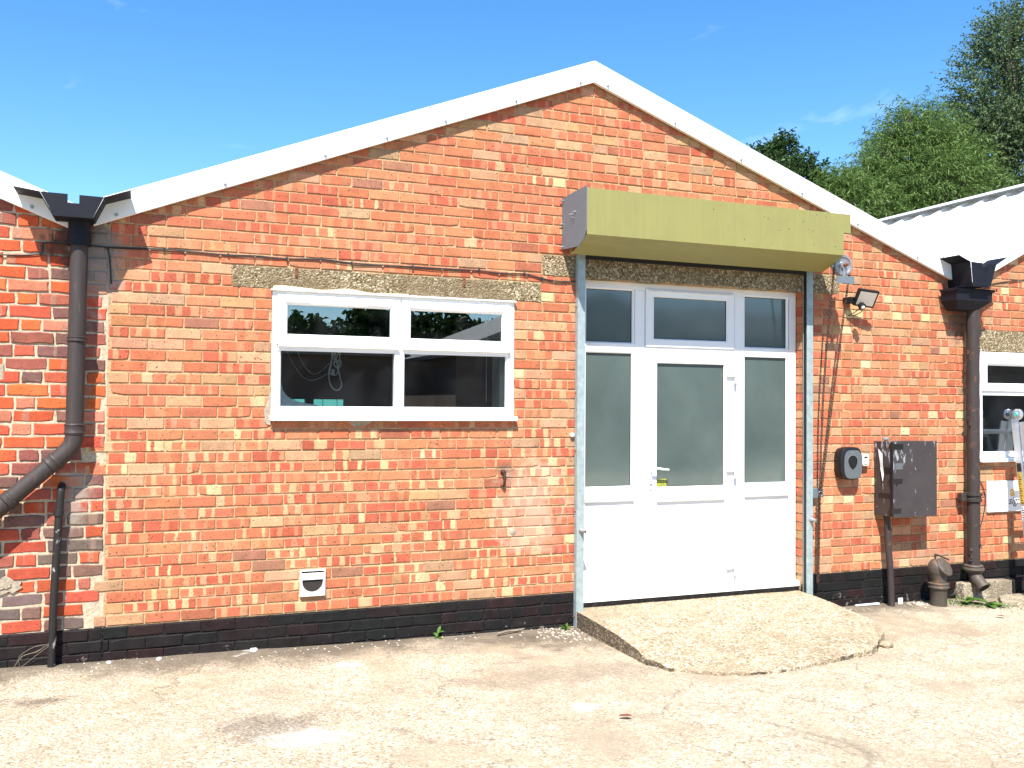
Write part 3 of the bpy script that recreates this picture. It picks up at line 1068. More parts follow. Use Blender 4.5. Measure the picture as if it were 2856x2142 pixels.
# lintels
def lintel(parent, x0, x1, z0, z1, yf, yb=0.11, rnd=random.Random(4)):
    n = max(6, int((x1 - x0) / 0.12))
    lo = [(x0 + (x1 - x0) * i / n, z0 + 0.003 + rnd.uniform(-0.003, 0.003)) for i in range(n + 1)]
    hi = [(x1 - (x1 - x0) * i / n, z1 - 0.003 + rnd.uniform(-0.003, 0.003)) for i in range(n + 1)]
    return obj('lintel', MB().xz(lo + hi, yf, yb), 'lintel', parent, bevel=0.004)
lintel(main, LIN[0] + 0.004, LIN[1] - 0.004, LIN[2], LIN[3], -0.002, 0.1)
lintel(main, DLIN[0] + 0.004, DLIN[1] - 0.004, DLIN[2], DLIN[3], -0.002, 0.12)

sm1 = [(0.796, 1.60), (0.796, 1.84), (0.782, 1.80), (0.772, 1.76), (0.757, 1.72), (0.748, 1.69), (0.756, 1.65), (0.752, 1.62), (0.77, 1.605)]
obj('cement_smear', MB().xz(sm1, -0.005, 0.012), 'patch', main, bevel=0.003)
obj('cement_smear', MB().xz([(1.42 + 0.085 * math.cos(t), 1.634 + 0.045 * math.sin(t) * (1 + 0.2 * math.cos(3 * t))) for t in [math.pi * (1 + i / 9) for i in range(10)]], -0.006, 0.012), 'patch', main, bevel=0.003)

# ---- older building on the left: Flemish bond, thick pale joints
old = thing('old_brick_building', 'older rough red brick building with thick pale mortar at the left edge', 'building', (-0.9, 0, 0))
ro = random.Random(8)
bo = BrickSet()
k = 0
z = PL
while z < 3.2:
    h = 0.0825
    x = -3.4 + (0.185 if k % 2 else 0.0) + ro.uniform(-0.02, 0.02)
    j = 0
    xr = XL - 0.004
    if 1.25 < z < 1.45:
        xr = -0.37 + (0.0 if k % 2 else 0.10)
    elif z < 0.6:
        xr = XL - ro.choice((0.02, 0.11, 0.07))
    while x < xr:
        w = (0.245 if j % 2 == 0 else 0.125) + ro.uniform(-0.008, 0.008)
        a, b = x, min(x + w, xr)
        if b - a > 0.05 and b > -2.2:
            put(bo, ro, (a, b, z, z + h), old_brick, joint=0.0140, rough=0.0042, chip=0.15, roof=roof_old, yf=0.0)
        x += w
        j += 1
    z += h
    k += 1
wall_o = wall_sheet(old, 'wall', 'oldmortar', [-3.4, XL], lambda x: top_old(x) - 0.02, [], PL - 0.004, 0.1, 0.0075)
lay(bo, wall_o, 'brick', 'oldbrick')
plinth(old, -3.4, XL - 0.004, [], 13, rows=4)
fascia_run(old, -3.4, -0.44, top_old)
bolt(old, -0.69, top_old(-0.69) - FH + 0.03)
roof_sheet(old, -0.44, top_old(-0.44) - 0.035, -5.0, top_old(-5.0) - 0.035, -0.016, 8.5)
mp1 = [(-0.80 + (0.078 + 0.022 * math.sin(i * 2.3)) * math.cos(i * math.pi / 9), 0.60 + (0.050 + 0.016 * math.sin(i * 1.7)) * math.sin(i * math.pi / 9)) for i in range(18)]
obj('mortar_patch', MB().xz(mp1, -0.006, 0.01), 'patch', old, bevel=0.005)
obj('mortar_patch', MB().xz([(-0.815 + (x + 0.80) * 0.5, 0.605 + (z - 0.60) * 0.45) for x, z in mp1], -0.013, -0.005), 'patch', old, bevel=0.005)
obj('cement_block', MB().box(-0.94, -0.835, -0.003, 0.03, 1.885, 1.985), 'patch', old, bevel=0.004)

# ---- building on the right
rgtb = thing('gabled_brick_building', 'brick building at the right edge with white roof sheeting and white framed window', 'building', (8.5, 0, 0))
rr_ = random.Random(21)
br = BrickSet()
RWIN = (7.345, 9.0, 1.243, 2.297)
RLIN = (7.346, 9.2, 2.297, 2.503)
for k in range(-16, 42):
    z0, z1 = 1.5 + 0.075 * k, 1.575 + 0.075 * k
    if z1 > 4.6:
        break
    x = XR + (0.1125 if k % 2 else 0.0) - 0.225 + rr_.uniform(-0.005, 0.005)
    hdr = k % 2 == 0
    while x < 10:
        w = (0.1125 if hdr else 0.225) + rr_.uniform(-0.004, 0.004)
        a, b = max(x, XR), min(x + w, 10)
        if b - a > 0.03:
            put(br, rr_, (a, b, z0, z1), fletton, holes=(RWIN, RLIN), roof=roof_right)
        x += w
wall_r = wall_sheet(rgtb, 'wall', 'mortar', [XR, 10.0], lambda x: top_right(x) - 0.02, [RWIN], PL - 0.004, 0.1, 0.0064)
lay(br, wall_r, 'brick', 'brick', limit=300)
plinth(rgtb, XR, 10.0, [], 31)
lintel(rgtb, RLIN[0] + 0.004, RLIN[1], RLIN[2], RLIN[3], -0.002, 0.1)
fascia_run(rgtb, 7.20, 10.0, top_right)
for x in (7.93, 8.6, 9.3):
    bolt(rgtb, x, top_right(x) - FH + 0.03)
roof_sheet(rgtb, 7.20, top_right(7.20) - 0.03, 10.0, top_right(10.0) - 0.03, -0.016, 12)
roof_sheet(rgtb, 12.8, top_right(7.20) - 0.03, 10.0, top_right(10.0) - 0.03, -0.016, 12)
zr = top_right(10.0)
obj('ridge_cap', MB().strip([(9.80, zr - 0.035), (10.0, zr + 0.045), (10.2, zr - 0.035)], lambda p, t: (p[0], t, p[1]), -0.05, 12, 0.008), 'sheet', rgtb)
obj('footing', MB().xz([(7.06, -0.1), (7.66, -0.1), (7.655, 0.128), (7.35, 0.14), (7.05, 0.132), (7.045, 0.05)], -0.11, -0.006), 'footing', rgtb, bevel=0.012)
obj('painted_footing', MB().xz([(7.665, -0.1), (10, -0.1), (10, 0.13), (7.662, 0.127)], -0.10, -0.006), 'blackmortar', rgtb, bevel=0.01)
# ------------------------------------------------------------------ main window
def glass_pane(parent, x0, x1, z0, z1, y, mat='glass', name='pane', th=0.006):
    return obj(name, MB().box(x0, x1, y, y + th, z0, z1), mat, parent)

win = obj('window', MB().ring(0.797, 2.597, 1.668, 2.53, [(0.0, 0.07), (0.0, -0.004), (0.003, -0.007), (0.034, -0.007), (0.040, 0.004), (0.048, 0.010), (0.048, 0.07), (0.0, 0.07)]), 'pvc', main)
wm = MB()
wm.box(1.668, 1.738, -0.0065, 0.068, 1.706, 2.49)          # mullion
for a, b in ((0.838, 1.668), (1.738, 2.557)):
    wm.box(a, b, -0.0062, 0.067, 2.118, 2.158)             # transoms
obj('window_frame', wm, 'pvc', win, bevel=0.004)
def sash(parent, x0, x1, z0, z1, wdt, y, name='sash', glass='glass', bead=0.016):
    s = obj(name, MB().ring(x0, x1, z0, z1, [(0.0, y + 0.05), (0.0, y + 0.004), (0.004, y), (wdt - bead - 0.004, y), (wdt - 0.004, y + 0.014), (wdt, y + 0.018), (wdt, y + 0.05), (0.0, y + 0.05)]), 'pvc', parent)
    glass_pane(parent, x0 + wdt - 0.004, x1 - wdt + 0.004, z0 + wdt - 0.004, z1 - wdt + 0.004, y + 0.026, glass)
    return s
sash(win, 0.832, 1.700, 2.166, 2.505, 0.068, -0.022)
sash(win, 1.716, 2.565, 2.164, 2.503, 0.068, -0.022)
for a, b in ((0.832, 1.700), (1.716, 2.565)):                # drip lips under the top sashes
    obj('drip_bar', MB().yz([(-0.022, 2.168), (-0.034, 2.156), (-0.034, 2.148), (-0.006, 2.148), (-0.006, 2.168)], a + 0.006, b - 0.006), 'pvc', win)
    obj('trickle_vent', MB().box(a + 0.225, b - 0.24, -0.030, -0.021, 2.446, 2.470), 'pvc', win, bevel=0.003)
for x0, x1, z0, z1 in ((0.846, 1.690, 1.716, 2.134), (1.728, 2.552, 1.716, 2.134)):
    obj('glazing_bead', MB().ring(x0, x1, z0, z1, [(0.0, 0.02), (0.0, -0.003), (0.010, 0.006), (0.016, 0.014), (0.016, 0.03), (0.0, 0.03)]), 'pvc', win)
    glass_pane(win, x0 + 0.012, x1 - 0.012, z0 + 0.012, z1 - 0.012, 0.022)
obj('sill', MB().yz([(0.05, 1.668), (-0.048, 1.664), (-0.055, 1.658), (-0.055, 1.632), (-0.045, 1.632), (-0.045, 1.640), (0.05, 1.640)], 0.786, 2.612), 'pvc', win, bevel=0.002)
obj('head_trim', MB().yz([(0.03, 2.529), (-0.030, 2.529), (-0.034, 2.534), (-0.028, 2.543), (0.03, 2.546)], 0.785, 2.606), 'pvc_trim', win, bevel=0.002)
rs_ = random.Random(2)
pts = [(0.80 + 0.06 * i, 2.545 + max(0.004, 0.024 * (0.6 + 0.4 * math.sin(i * 0.9)) * (1 if i < 8 else (1 - (i - 8) / 9.0))) + rs_.uniform(-0.003, 0.003)) for i in range(17)]
obj('sealant', MB().xz([(0.80, 2.540), (1.77, 2.540)] + pts[::-1], -0.022, 0.0), 'foam', win, bevel=0.004)
tr = obj('vent_slot', MB().box(1.0, 1.28, 0.062, 0.064, 2.225, 2.235), 'pvc_trim', win)
# room behind the window (dim, with a low opening at the back)
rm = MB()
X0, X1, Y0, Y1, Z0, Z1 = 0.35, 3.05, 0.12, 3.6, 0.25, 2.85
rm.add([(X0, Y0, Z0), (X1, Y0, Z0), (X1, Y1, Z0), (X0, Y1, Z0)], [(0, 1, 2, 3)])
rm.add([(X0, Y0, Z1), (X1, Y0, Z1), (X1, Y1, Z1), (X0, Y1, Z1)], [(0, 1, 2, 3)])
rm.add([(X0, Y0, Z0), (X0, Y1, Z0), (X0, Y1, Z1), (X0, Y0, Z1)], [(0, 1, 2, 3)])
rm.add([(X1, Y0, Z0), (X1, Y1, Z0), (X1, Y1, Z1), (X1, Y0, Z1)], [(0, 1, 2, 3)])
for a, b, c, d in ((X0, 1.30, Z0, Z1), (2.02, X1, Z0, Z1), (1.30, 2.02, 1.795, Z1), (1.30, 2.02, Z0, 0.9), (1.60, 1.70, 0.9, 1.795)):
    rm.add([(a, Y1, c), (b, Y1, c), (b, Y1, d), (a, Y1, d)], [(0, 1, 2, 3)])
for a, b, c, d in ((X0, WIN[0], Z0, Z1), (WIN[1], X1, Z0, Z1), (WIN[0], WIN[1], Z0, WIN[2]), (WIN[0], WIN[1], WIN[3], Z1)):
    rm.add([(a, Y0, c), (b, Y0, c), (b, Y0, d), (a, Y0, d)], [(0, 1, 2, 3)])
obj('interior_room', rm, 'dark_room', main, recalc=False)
obj('inner_reveal', MB().box(2.512, 2.60, 0.076, 0.24, 1.70, 2.50), 'plaster', win)
obj('inner_sill', MB().box(0.80, 2.60, 0.072, 0.24, 1.66, 1.705), 'plaster', win)
brd = [(0.845, 1.715), (0.845, 2.10), (0.866, 2.08), (0.868, 1.90), (0.880, 1.845), (0.905, 1.808), (0.94, 1.782), (0.99, 1.764), (1.05, 1.752), (1.12, 1.742), (1.14, 1.715)]
tag(obj('pale_board', MB().xz(brd, 0.032, 0.038), 'paleboard'), 'pale blue curved board leaning inside the lower left window pane', 'board')
# looped flex and pull cord hanging inside
def curve_pts(ctrl, n=8):
    out = []
    P = [Vector(c) for c in ctrl]
    for i in range(len(P) - 1):
        p0, p1, p2, p3 = P[max(i - 1, 0)], P[i], P[i + 1], P[min(i + 2, len(P) - 1)]
        for k in range(n):
            t = k / n
            out.append(0.5 * ((2 * p1) + (p2 - p0) * t + (2 * p0 - 5 * p1 + 4 * p2 - p3) * t * t + (3 * p1 - p0 - 3 * p2 + p3) * t ** 3))
    out.append(P[-1])
    return out
hc = thing('hanging_flex', 'tangled white flex with a plug hanging inside the lower left window pane', 'cable', (1.25, 0.13, 2.13))
Yc = 0.12
obj('flex_loop', MB().tube(curve_pts([(1.238, Yc, 2.15), (1.232, Yc, 2.06), (1.216, Yc, 1.985), (1.224, Yc + 0.02, 1.91), (1.252, Yc, 1.855), (1.288, Yc, 1.852), (1.308, Yc, 1.885), (1.298, Yc, 1.94), (1.284, Yc, 2.0), (1.29, Yc, 2.07), (1.297, Yc, 2.15)]), 0.0042, 6), 'cord', hc, smooth=True)
obj('flex_loop', MB().tube(curve_pts([(1.256, Yc, 2.15), (1.25, Yc, 2.09), (1.262, Yc, 2.05), (1.295, Yc, 2.07), (1.30, Yc, 2.03), (1.275, Yc, 2.01), (1.25, Yc, 2.04), (1.27, Yc, 2.09), (1.30, Yc, 2.15)]), 0.0042, 6), 'cord', hc, smooth=True)
obj('flex_loop', MB().tube(curve_pts([(1.245, Yc, 2.15), (1.238, Yc, 2.08), (1.23, Yc, 2.03), (1.222, Yc, 1.975), (1.25, Yc, 1.958), (1.28, Yc, 1.975), (1.275, Yc, 2.03), (1.262, Yc, 2.10), (1.27, Yc, 2.15)]), 0.0042, 6), 'cord', hc, smooth=True)
obj('plug', MB().box(1.234, 1.254, Yc - 0.012, Yc + 0.012, 1.965, 2.0), 'cord', hc, bevel=0.003)
cw = MB()
for (a, b) in (((0.912, Yc, 2.13), (1.22, Yc, 1.975)), ((0.985, Yc, 2.13), (1.235, Yc, 2.06))):
    a, b = Vector(a), Vector(b)
    cw.tube([a.lerp(b, t) + Vector((0, 0, -0.16 * math.sin(math.pi * t) * (1 - 0.35 * t))) for t in [i / 10 for i in range(11)]], 0.0016, 5)
obj('cobweb_strand', cw, 'cord', hc)
tag(obj('pull_cord', MB().tube([(2.42, 0.12, 2.52), (2.42, 0.12, 1.80), (2.424, 0.12, 1.775)], 0.0025, 6), 'cord'), 'thin pale pull cord hanging behind the right window panes', 'cord')
tcn = thing('shipping_container', 'teal corrugated container in the back yard glimpsed through the lower window', 'container', (3.3, 13, 0))
cm = MB()
zz = []
x = 2.75
while x < 5.4:
    zz += [(x, 13.0), (x + 0.12, 13.0), (x + 0.15, 13.05), (x + 0.27, 13.05)]
    x += 0.3
cm.prism([(p[0], p[1]) for p in zz] + [(5.4, 15.4), (2.75, 15.4)], lambda p, t: (p[0], p[1], t), 0.1, 2.6)
obj('corrugated_wall', cm, 'teal', tcn)
obj('corner_post', MB().box(2.68, 2.76, 12.95, 13.06, 0.05, 2.65), 'teal', tcn)

# ------------------------------------------------------------------ glazed door screen
scr = obj('door_screen', MB().ring(3.175, 5.309, 0.243, 2.772, [(0.0, 0.165), (0.0, 0.103), (0.004, 0.099), (0.066, 0.099), (0.070, 0.103), (0.070, 0.165), (0.0, 0.165)]), 'pvc', main)
for a, b in ((3.700, 3.792), (4.664, 4.764)):
    obj('mullion', MB().box(a, b, 0.0985, 0.164, 0.262, 2.703), 'pvc', scr, bevel=0.006)
for a, b in ((3.245, 3.700), (4.764, 5.239)):
    obj('transom', MB().box(a, b, 0.0992, 0.163, 2.180, 2.262), 'pvc', scr, bevel=0.005)
    obj('mid_rail', MB().box(a, b, 0.0992, 0.163, 1.000, 1.098), 'pvc', scr, bevel=0.005)
    obj('bottom_rail', MB().box(a, b, 0.0992, 0.163, 0.262, 0.345), 'pvc', scr, bevel=0.005)
obj('transom', MB().box(3.792, 4.664, 0.0992, 0.163, 2.203, 2.236), 'pvc', scr, bevel=0.005)
def glazed(x0, x1, z0, z1, y=0.1):
    obj('glazing_bead', MB().ring(x0 - 0.018, x1 + 0.018, z0 - 0.018, z1 + 0.018, [(0.0, y + 0.01), (0.0, y - 0.0035), (0.006, y - 0.0035), (0.016, y + 0.006), (0.018, y + 0.012), (0.018, y + 0.03), (0.0, y + 0.03)]), 'pvc', scr)
    obj('gasket', MB().ring(x0 - 0.001, x1 + 0.001, z0 - 0.001, z1 + 0.001, [(0, y + 0.024), (0, y + 0.013), (0.004, y + 0.013), (0.004, y + 0.024)]), 'rubber', scr)
    glass_pane(scr, x0, x1, z0, z1, y + 0.018, 'frost')
glazed(3.262, 3.675, 2.268, 2.690)
glazed(3.262, 3.672, 1.103, 2.176)
glazed(4.777, 5.208, 2.268, 2.698)
glazed(4.777, 5.206, 1.086, 2.184)
glazed(3.876, 4.581, 2.308, 2.655, 0.088)
glazed(3.905, 4.551, 1.088, 2.110, 0.082)
obj('vent_sash', MB().ring(3.796, 4.656, 2.238, 2.716, [(0.0, 0.15), (0.0, 0.090), (0.005, 0.085), (0.060, 0.085), (0.066, 0.089), (0.066, 0.15), (0.0, 0.15)]), 'pvc', scr)
obj('drip_bar', MB().yz([(0.086, 2.704), (0.070, 2.700), (0.070, 2.694), (0.086, 2.694)], 3.83, 4.63), 'pvc_trim', scr)
leaf = obj('door_leaf', MB().ring(3.796, 4.652, 0.262, 2.198, [(0.0, 0.15), (0.0, 0.082), (0.006, 0.078), (0.088, 0.078), (0.094, 0.082), (0.094, 0.15), (0.0, 0.15)]), 'pvc', scr)
for a, b in ((0.985, 1.075), (0.27, 0.345)):
    obj('door_rail', MB().box(3.888, 4.560, 0.0785, 0.14, a, b), 'pvc', scr, bevel=0.005)
for x0, x1, z0, z1, y in ((3.250, 3.694, 0.340, 1.004, 0.112), (4.770, 5.232, 0.340, 1.004, 0.112), (3.896, 4.556, 0.340, 0.990, 0.094)):
    obj('door_panel', MB().box(x0, x1, y, y + 0.02, z0, z1), 'pvc', scr)
    obj('panel_bead', MB().yz([(y - 0.022, z1 - 0.004), (y - 0.026, z1 - 0.010), (y - 0.022, z1 - 0.022), (y - 0.002, z1 - 0.030), (y - 0.002, z1 + 0.004)], x0 + 0.004, x1 - 0.004), 'pvc', scr)
for z in (2.018, 1.214, 0.394):
    hm = MB().box(4.566, 4.672, 0.052, 0.079, z - 0.012, z + 0.018)
    hm.lathe((4.655, 0.060, z - 0.07), (0, 0, 1), [(0, 0.008), (0.004, 0.013), (0.135, 0.013), (0.139, 0.008)], 10)
    obj('hinge', hm, 'pvc', scr, bevel=0.003)
obj('keep', MB().box(3.95, 3.985, 0.070, 0.079, 0.306, 0.314), 'pvc_trim', scr)
obj('keep', MB().box(4.47, 4.505, 0.070, 0.079, 0.306, 0.314), 'pvc_trim', scr)
hd = MB().xz([(3.836 + 0.013 * math.cos(t), 1.165 + (0.085 if math.sin(t) > 0 else -0.085) + 0.013 * math.sin(t)) for t in [i * math.pi / 8 for i in range(16)]], 0.068, 0.079)
obj('lock_plate', hd, 'pvc', scr, bevel=0.002)
obj('handle', MB().tube(curve_pts([(3.836, 0.07, 1.222), (3.836, 0.045, 1.224), (3.845, 0.030, 1.236), (3.885, 0.026, 1.244), (3.93, 0.028, 1.236), (3.982, 0.030, 1.232)], 5), [0.010] * 11 + [0.0095] * 10 + [0.008] * 5, 10), 'pvc', scr, smooth=True)
obj('keyhole', MB().lathe((3.836, 0.0685, 1.112), (0, -1, 0), [(0, 0.011), (0.004, 0.011), (0.005, 0.006)], 12), 'zinc', scr)
stk = obj('cctv_sticker', MB().box(3.910, 3.999, 0.0985, 0.0998, 1.092, 1.152), 'stickeryellow', scr)
text_mesh('lettering', 'CCTV', 0.034, 'ink', stk, (3.913, 0.0983, 1.119), bold=0.0004)
text_mesh('lettering', 'In Operation', 0.0135, 'ink', stk, (3.917, 0.0983, 1.100))
obj('threshold', MB().yz([(0.16, 0.246), (0.066, 0.242), (0.058, 0.236), (0.058, 0.194), (0.16, 0.194)], 3.176, 5.318), 'pvc', scr, bevel=0.003)
obj('bitumen_strip', MB().box(3.17, 5.316, 0.062, 0.16, 0.0, 0.193), 'blackmortar', scr)
# dark hall behind the screen (hidden by the film on the glass)
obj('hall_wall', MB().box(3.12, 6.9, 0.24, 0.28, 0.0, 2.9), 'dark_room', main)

# ------------------------------------------------------------------ roller shutter
sh = thing('roller_shutter', 'olive green roller shutter hood with grey guide rails over the glazed door', 'shutter', (4.2, 0, 2.9))
HX0, HX1, HD = 2.992, 5.376, 0.428
hood = [(-0.012, 3.362), (-HD, 3.362), (-HD, 3.017), (-0.315, 2.962), (-0.165, 2.908), (-0.165, 2.930)]
fnx = lambda p, t: (t, p[0], p[1])
obj('hood', MB().strip(hood, fnx, HX0 + 0.008, HX1 - 0.002, 0.004), 'green', sh)
obj('hood_flap', MB().box(HX1 - 0.002, 5.447, -HD, -HD + 0.004, 3.205, 3.3625), 'green', sh)
endp = [(-0.004, 3.366), (-HD - 0.004, 3.376), (-HD - 0.006, 3.045), (-HD + 0.035, 2.99), (-0.30, 2.945), (-0.004, 2.965)]
obj('end_plate', MB().yz(endp, HX0, HX0 + 0.006), 'plate', sh)
endp2 = [(-0.004, 3.35), (-HD + 0.02, 3.35), (-HD + 0.02, 3.02), (-0.30, 2.96), (-0.004, 2.93)]
obj('end_plate', MB().yz(endp2, HX1 - 0.012, HX1 - 0.006), 'plate', sh)
for y, z in ((-0.02, 3.345), (-0.02, 3.16), (-0.02, 2.985), (-0.19, 3.205), (-0.225, 3.175), (-0.25, 3.215)):
    obj('bolt', MB().lathe((HX0, y, z), (-1, 0, 0), [(0, 0.007), (0.010, 0.007), (0.011, 0.004), (0.028, 0.004)], 8), 'zinc', sh)
obj('rolled_curtain', MB().lathe((HX0 + 0.01, -0.2, 3.15), (1, 0, 0), [(0, 0.15), (2.35, 0.15)], 20), 'rubber', sh, smooth=True)
obj('bottom_bar', MB().box(3.17, 5.31, -0.048, -0.012, 2.900, 2.945), 'rubber', sh)
rk = random.Random(77)
sm_ = MB()
for i in range(26):
    x, z = (rk.uniform(4.0, 5.3), rk.uniform(3.05, 3.34))
    sm_.lathe((x, -HD - 0.0005, z), (0, -1, 0), [(0, rk.uniform(0.002, 0.0055)), (0.0012, 0.002)], 6)
obj('dark_speck', sm_, 'rubber', sh)
def guide(xo, xi):
    """C-channel, open towards the doorway; xo = outer side, xi = doorway side"""
    s = 1 if xi > xo else -1
    g = MB()
    a, b = sorted((xo, xi))
    g.box(a, b, -0.056, -0.0505, 0.022, 2.93)
    wa, wb = sorted((xo, xo + s * 0.006))
    g.box(wa, wb, -0.0504, -0.004, 0.022, 2.93)
    g.box(a, b, -0.0085, -0.0036, 0.022, 2.93)
    o = obj('guide_rail', g, 'galv', sh, bevel=0.0015)
    xa, xb = sorted((xi - s * 0.012, xi - s * 0.002))
    obj('brush_strip', MB().box(xa, xb, -0.049, -0.010, 0.03, 2.92), 'rubber', sh)
    return o
guide(3.110, 3.172)
guide(5.368, 5.302)
for z in (2.52, 1.85, 1.40, 0.93, 0.12):
    obj('guide_bolt', MB().lathe((3.110, -0.03, z), (-1, 0, 0), [(0, 0.006), (0.008, 0.006), (0.009, 0.003), (0.02, 0.003)], 8), 'rust', sh)
for x in (3.145, 5.345):
    q = MB().lathe((x, -0.056, 0.785), (0.25, -1, -0.1), [(0, 0.020), (0.022, 0.018), (0.024, 0.016), (0.055, 0.014), (0.056, 0.008), (0.045, 0.007)], 12)
    obj('lock_spigot', q, 'zinc', sh, smooth=True)
obj('wall_plug', MB().lathe((3.085, 0.0, 1.522), (0, -1, 0), [(0, 0.016), (0.025, 0.018), (0.03, 0.01)], 10), 'pvc_trim', sh)
# chain wheel, bracket, chain
wc = Vector((5.456, -0.315, 2.952))
obj('chain_wheel', MB().lathe(wc + Vector((0, 0.035, 0)), (0, -1, 0), [(0, 0.088), (0.014, 0.090), (0.024, 0.076), (0.036, 0.076), (0.046, 0.090), (0.060, 0.088), (0.060, 0.072), (0.050, 0.066), (0.048, 0.036), (0.062, 0.034), (0.064, 0.02)], 28), 'zinc', sh, smooth=True)
obj('axle', MB().lathe(wc + Vector((0, 0.09, 0)), (0, -1, 0), [(0, 0.016), (0.14, 0.016), (0.142, 0.011), (0.165, 0.011), (0.166, 0.004)], 12), 'rust', sh, smooth=True)
obj('bracket_arm', MB().xz([(5.432, 3.17), (5.452, 3.175), (5.560, 2.965), (5.556, 2.93), (5.530, 2.93)], wc.y + 0.05, wc.y + 0.056), 'zinc', sh)
obj('bracket_arm', MB().xz([(5.448, 2.965), (5.470, 2.965), (5.462, 2.795), (5.425, 2.795)], wc.y - 0.034, wc.y - 0.029), 'zinc', sh)
obj('chain_guard', MB().xz([(5.365, 2.795), (5.545, 2.795), (5.545, 2.858), (5.365, 2.852)], wc.y - 0.045, wc.y - 0.04), 'plate', sh)
obj('bracket_plate', MB().box(5.378, 5.384, -0.30, -0.02, 2.98, 3.2), 'plate', sh)
obj('shaft', MB().lathe((5.378, wc.y + 0.06, wc.z), (1, 0, 0), [(0, 0.01), (0.08, 0.01)], 8), 'rust', sh)
def chain_pts(a, b, sag):
    a, b = Vector(a), Vector(b)
    return lambda t: a.lerp(b, t) + Vector((sag[0], sag[1], 0)) * math.sin(math.pi * t)
def chain(fn, length, name='chain'):
    n = int(length / 0.021)
    mb = MB()
    for i in range(n):
        t = (i + 0.5) / n
        p = fn(t)
        d = (fn(min(1, t + 0.01)) - fn(max(0, t - 0.01))).normalized()
        side = Vector((0, 1, 0)) if i % 2 else Vector((1, 0, 0))
        side = (side - d * side.dot(d)).normalized()
        mb.torus(p, d, side, 0.0145, 0.0088, 0.0040, 8, 4)
    return obj(name, mb, 'rustchain', sh)
cl = (5.425, -0.075, 1.02)
chain(chain_pts((5.372, wc.y, 2.93), cl, (-0.012, 0.02)), 1.95)
chain(chain_pts((5.540, wc.y, 2.93), (5.435, -0.08, 1.02), (0.012, 0.02)), 1.96)
chain(chain_pts((5.405, -0.09, 1.01), (5.398, -0.075, 0.24), (0, 0)), 0.77)
chain(chain_pts((5.420, -0.082, 1.01), (5.412, -0.07, 0.245), (0, 0)), 0.77)
ck = MB().box(5.370, 5.445, -0.052, -0.046, 0.968, 1.05)
ck.box(5.440, 5.446, -0.095, -0.045, 0.975, 1.045)
obj('chain_cleat', ck, 'plate', sh)
obj('cleat_hook', MB().torus((5.425, -0.085, 1.005), (1, 0, 0), (0, 0, 1), 0.022, 0.022, 0.004, 12, 6), 'zinc', sh, smooth=True)

# ------------------------------------------------------------------ ramp
def build_ramp():
    toe = [(3.108, -1.10), (3.125, -1.17), (3.18, -1.30), (3.34, -1.435), (3.57, -1.55), (3.83, -1.585), (4.05, -1.55), (4.27, -1.49), (4.52, -1.44), (4.78, -1.39), (4.96, -1.26), (5.06, -1.17), (5.20, -1.06), (5.30, -0.90)]
    nu, nv = 120, 70
    rr = random.Random(6)
    def toe_at(u):
        t = u * (len(toe) - 1)
        i = min(int(t), len(toe) - 2)
        f = t - i
        a, b = toe[i], toe[i + 1]
        return Vector((a[0] + (b[0] - a[0]) * f, a[1] + (b[1] - a[1]) * f))
    def prof(d):
        tab = [(0.06, 0.158), (0.0, 0.158), (-0.4, 0.153), (-0.7, 0.137), (-1.0, 0.105), (-1.2, 0.078), (-1.45, 0.058), (-1.7, 0.05)]
        for (a, za), (b, zb) in zip(tab[:-1], tab[1:]):
            if b <= d <= a:
                return za + (zb - za) * (a - d) / (a - b)
        return tab[-1][1]
    vs_, fs = [], []
    for i in range(nu + 1):
        u = i / nu
        T = toe_at(u)
        top = Vector((3.168 + (5.300 - 3.168) * u, 0.055))
        if i == 0:
            top.x = 3.115
        for j in range(nv + 1):
            v = j / nv
            p = top.lerp(T, v)
            edge = max(0, (v - 0.93) / 0.07)
            n1 = mnoise.noise(Vector((p.x * 9, p.y * 9, 2.0)))
            n2 = mnoise.noise(Vector((p.x * 27, p.y * 27, 6.0)))
            p = p + Vector((0.018 * n1 * edge + 0.008 * n2 * edge, 0.032 * n1 * edge + 0.016 * n2 * edge))
            z = prof(p.y) + 0.004 * mnoise.noise(Vector((p.x * 3, p.y * 3, 0))) + 0.0015 * mnoise.noise(Vector((p.x * 30, p.y * 30, 5)))
            z -= edge ** 2 * (0.004 + 0.022 * (0.5 + 0.5 * mnoise.noise(Vector((p.x * 14, p.y * 14, 9)))))
            if u > 0.75:
                z -= 0.035 * ((u - 0.75) / 0.25) ** 2 * v
            z = max(z, gz(p.x, p.y) + 0.022)
            vs_.append((p.x, p.y, z))
    st = nv + 1
    for i in range(nu):
        for j in range(nv):
            fs.append((i * st + j, i * st + j + 1, (i + 1) * st + j + 1, (i + 1) * st + j))
    # skirt to below the ground along left edge, toe, right edge
    rim = [j for j in range(nv + 1)] + [i * st + nv for i in range(1, nu + 1)] + [nu * st + j for j in range(nv - 1, -1, -1)]
    k = len(vs_)
    for q in rim:
        x, y, z = vs_[q]
        n1 = mnoise.noise(Vector((x * 16, y * 16, 4)))
        vs_.append((x + 0.006 * n1, y + 0.01 * n1, -0.08))
    for a in range(len(rim) - 1):
        fs.append((rim[a], k + a, k + a + 1, rim[a + 1]))
    o = obj('concrete_ramp', MB().add(vs_, fs), 'ramp', smooth=True)
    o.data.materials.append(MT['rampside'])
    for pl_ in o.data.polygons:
        if abs(pl_.normal.z) < 0.45 and (pl_.center.x < 3.2 or mnoise.noise(pl_.center * 5.0) > 0.12) and min(o.data.vertices[q].co.z for q in pl_.vertices) < -0.05:  # left side is soil stained; scattered dark toe faces paint shadow gaps
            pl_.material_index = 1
    tag(o, 'low rough concrete ramp sloping up to the glazed white door', 'ramp')
build_ramp()
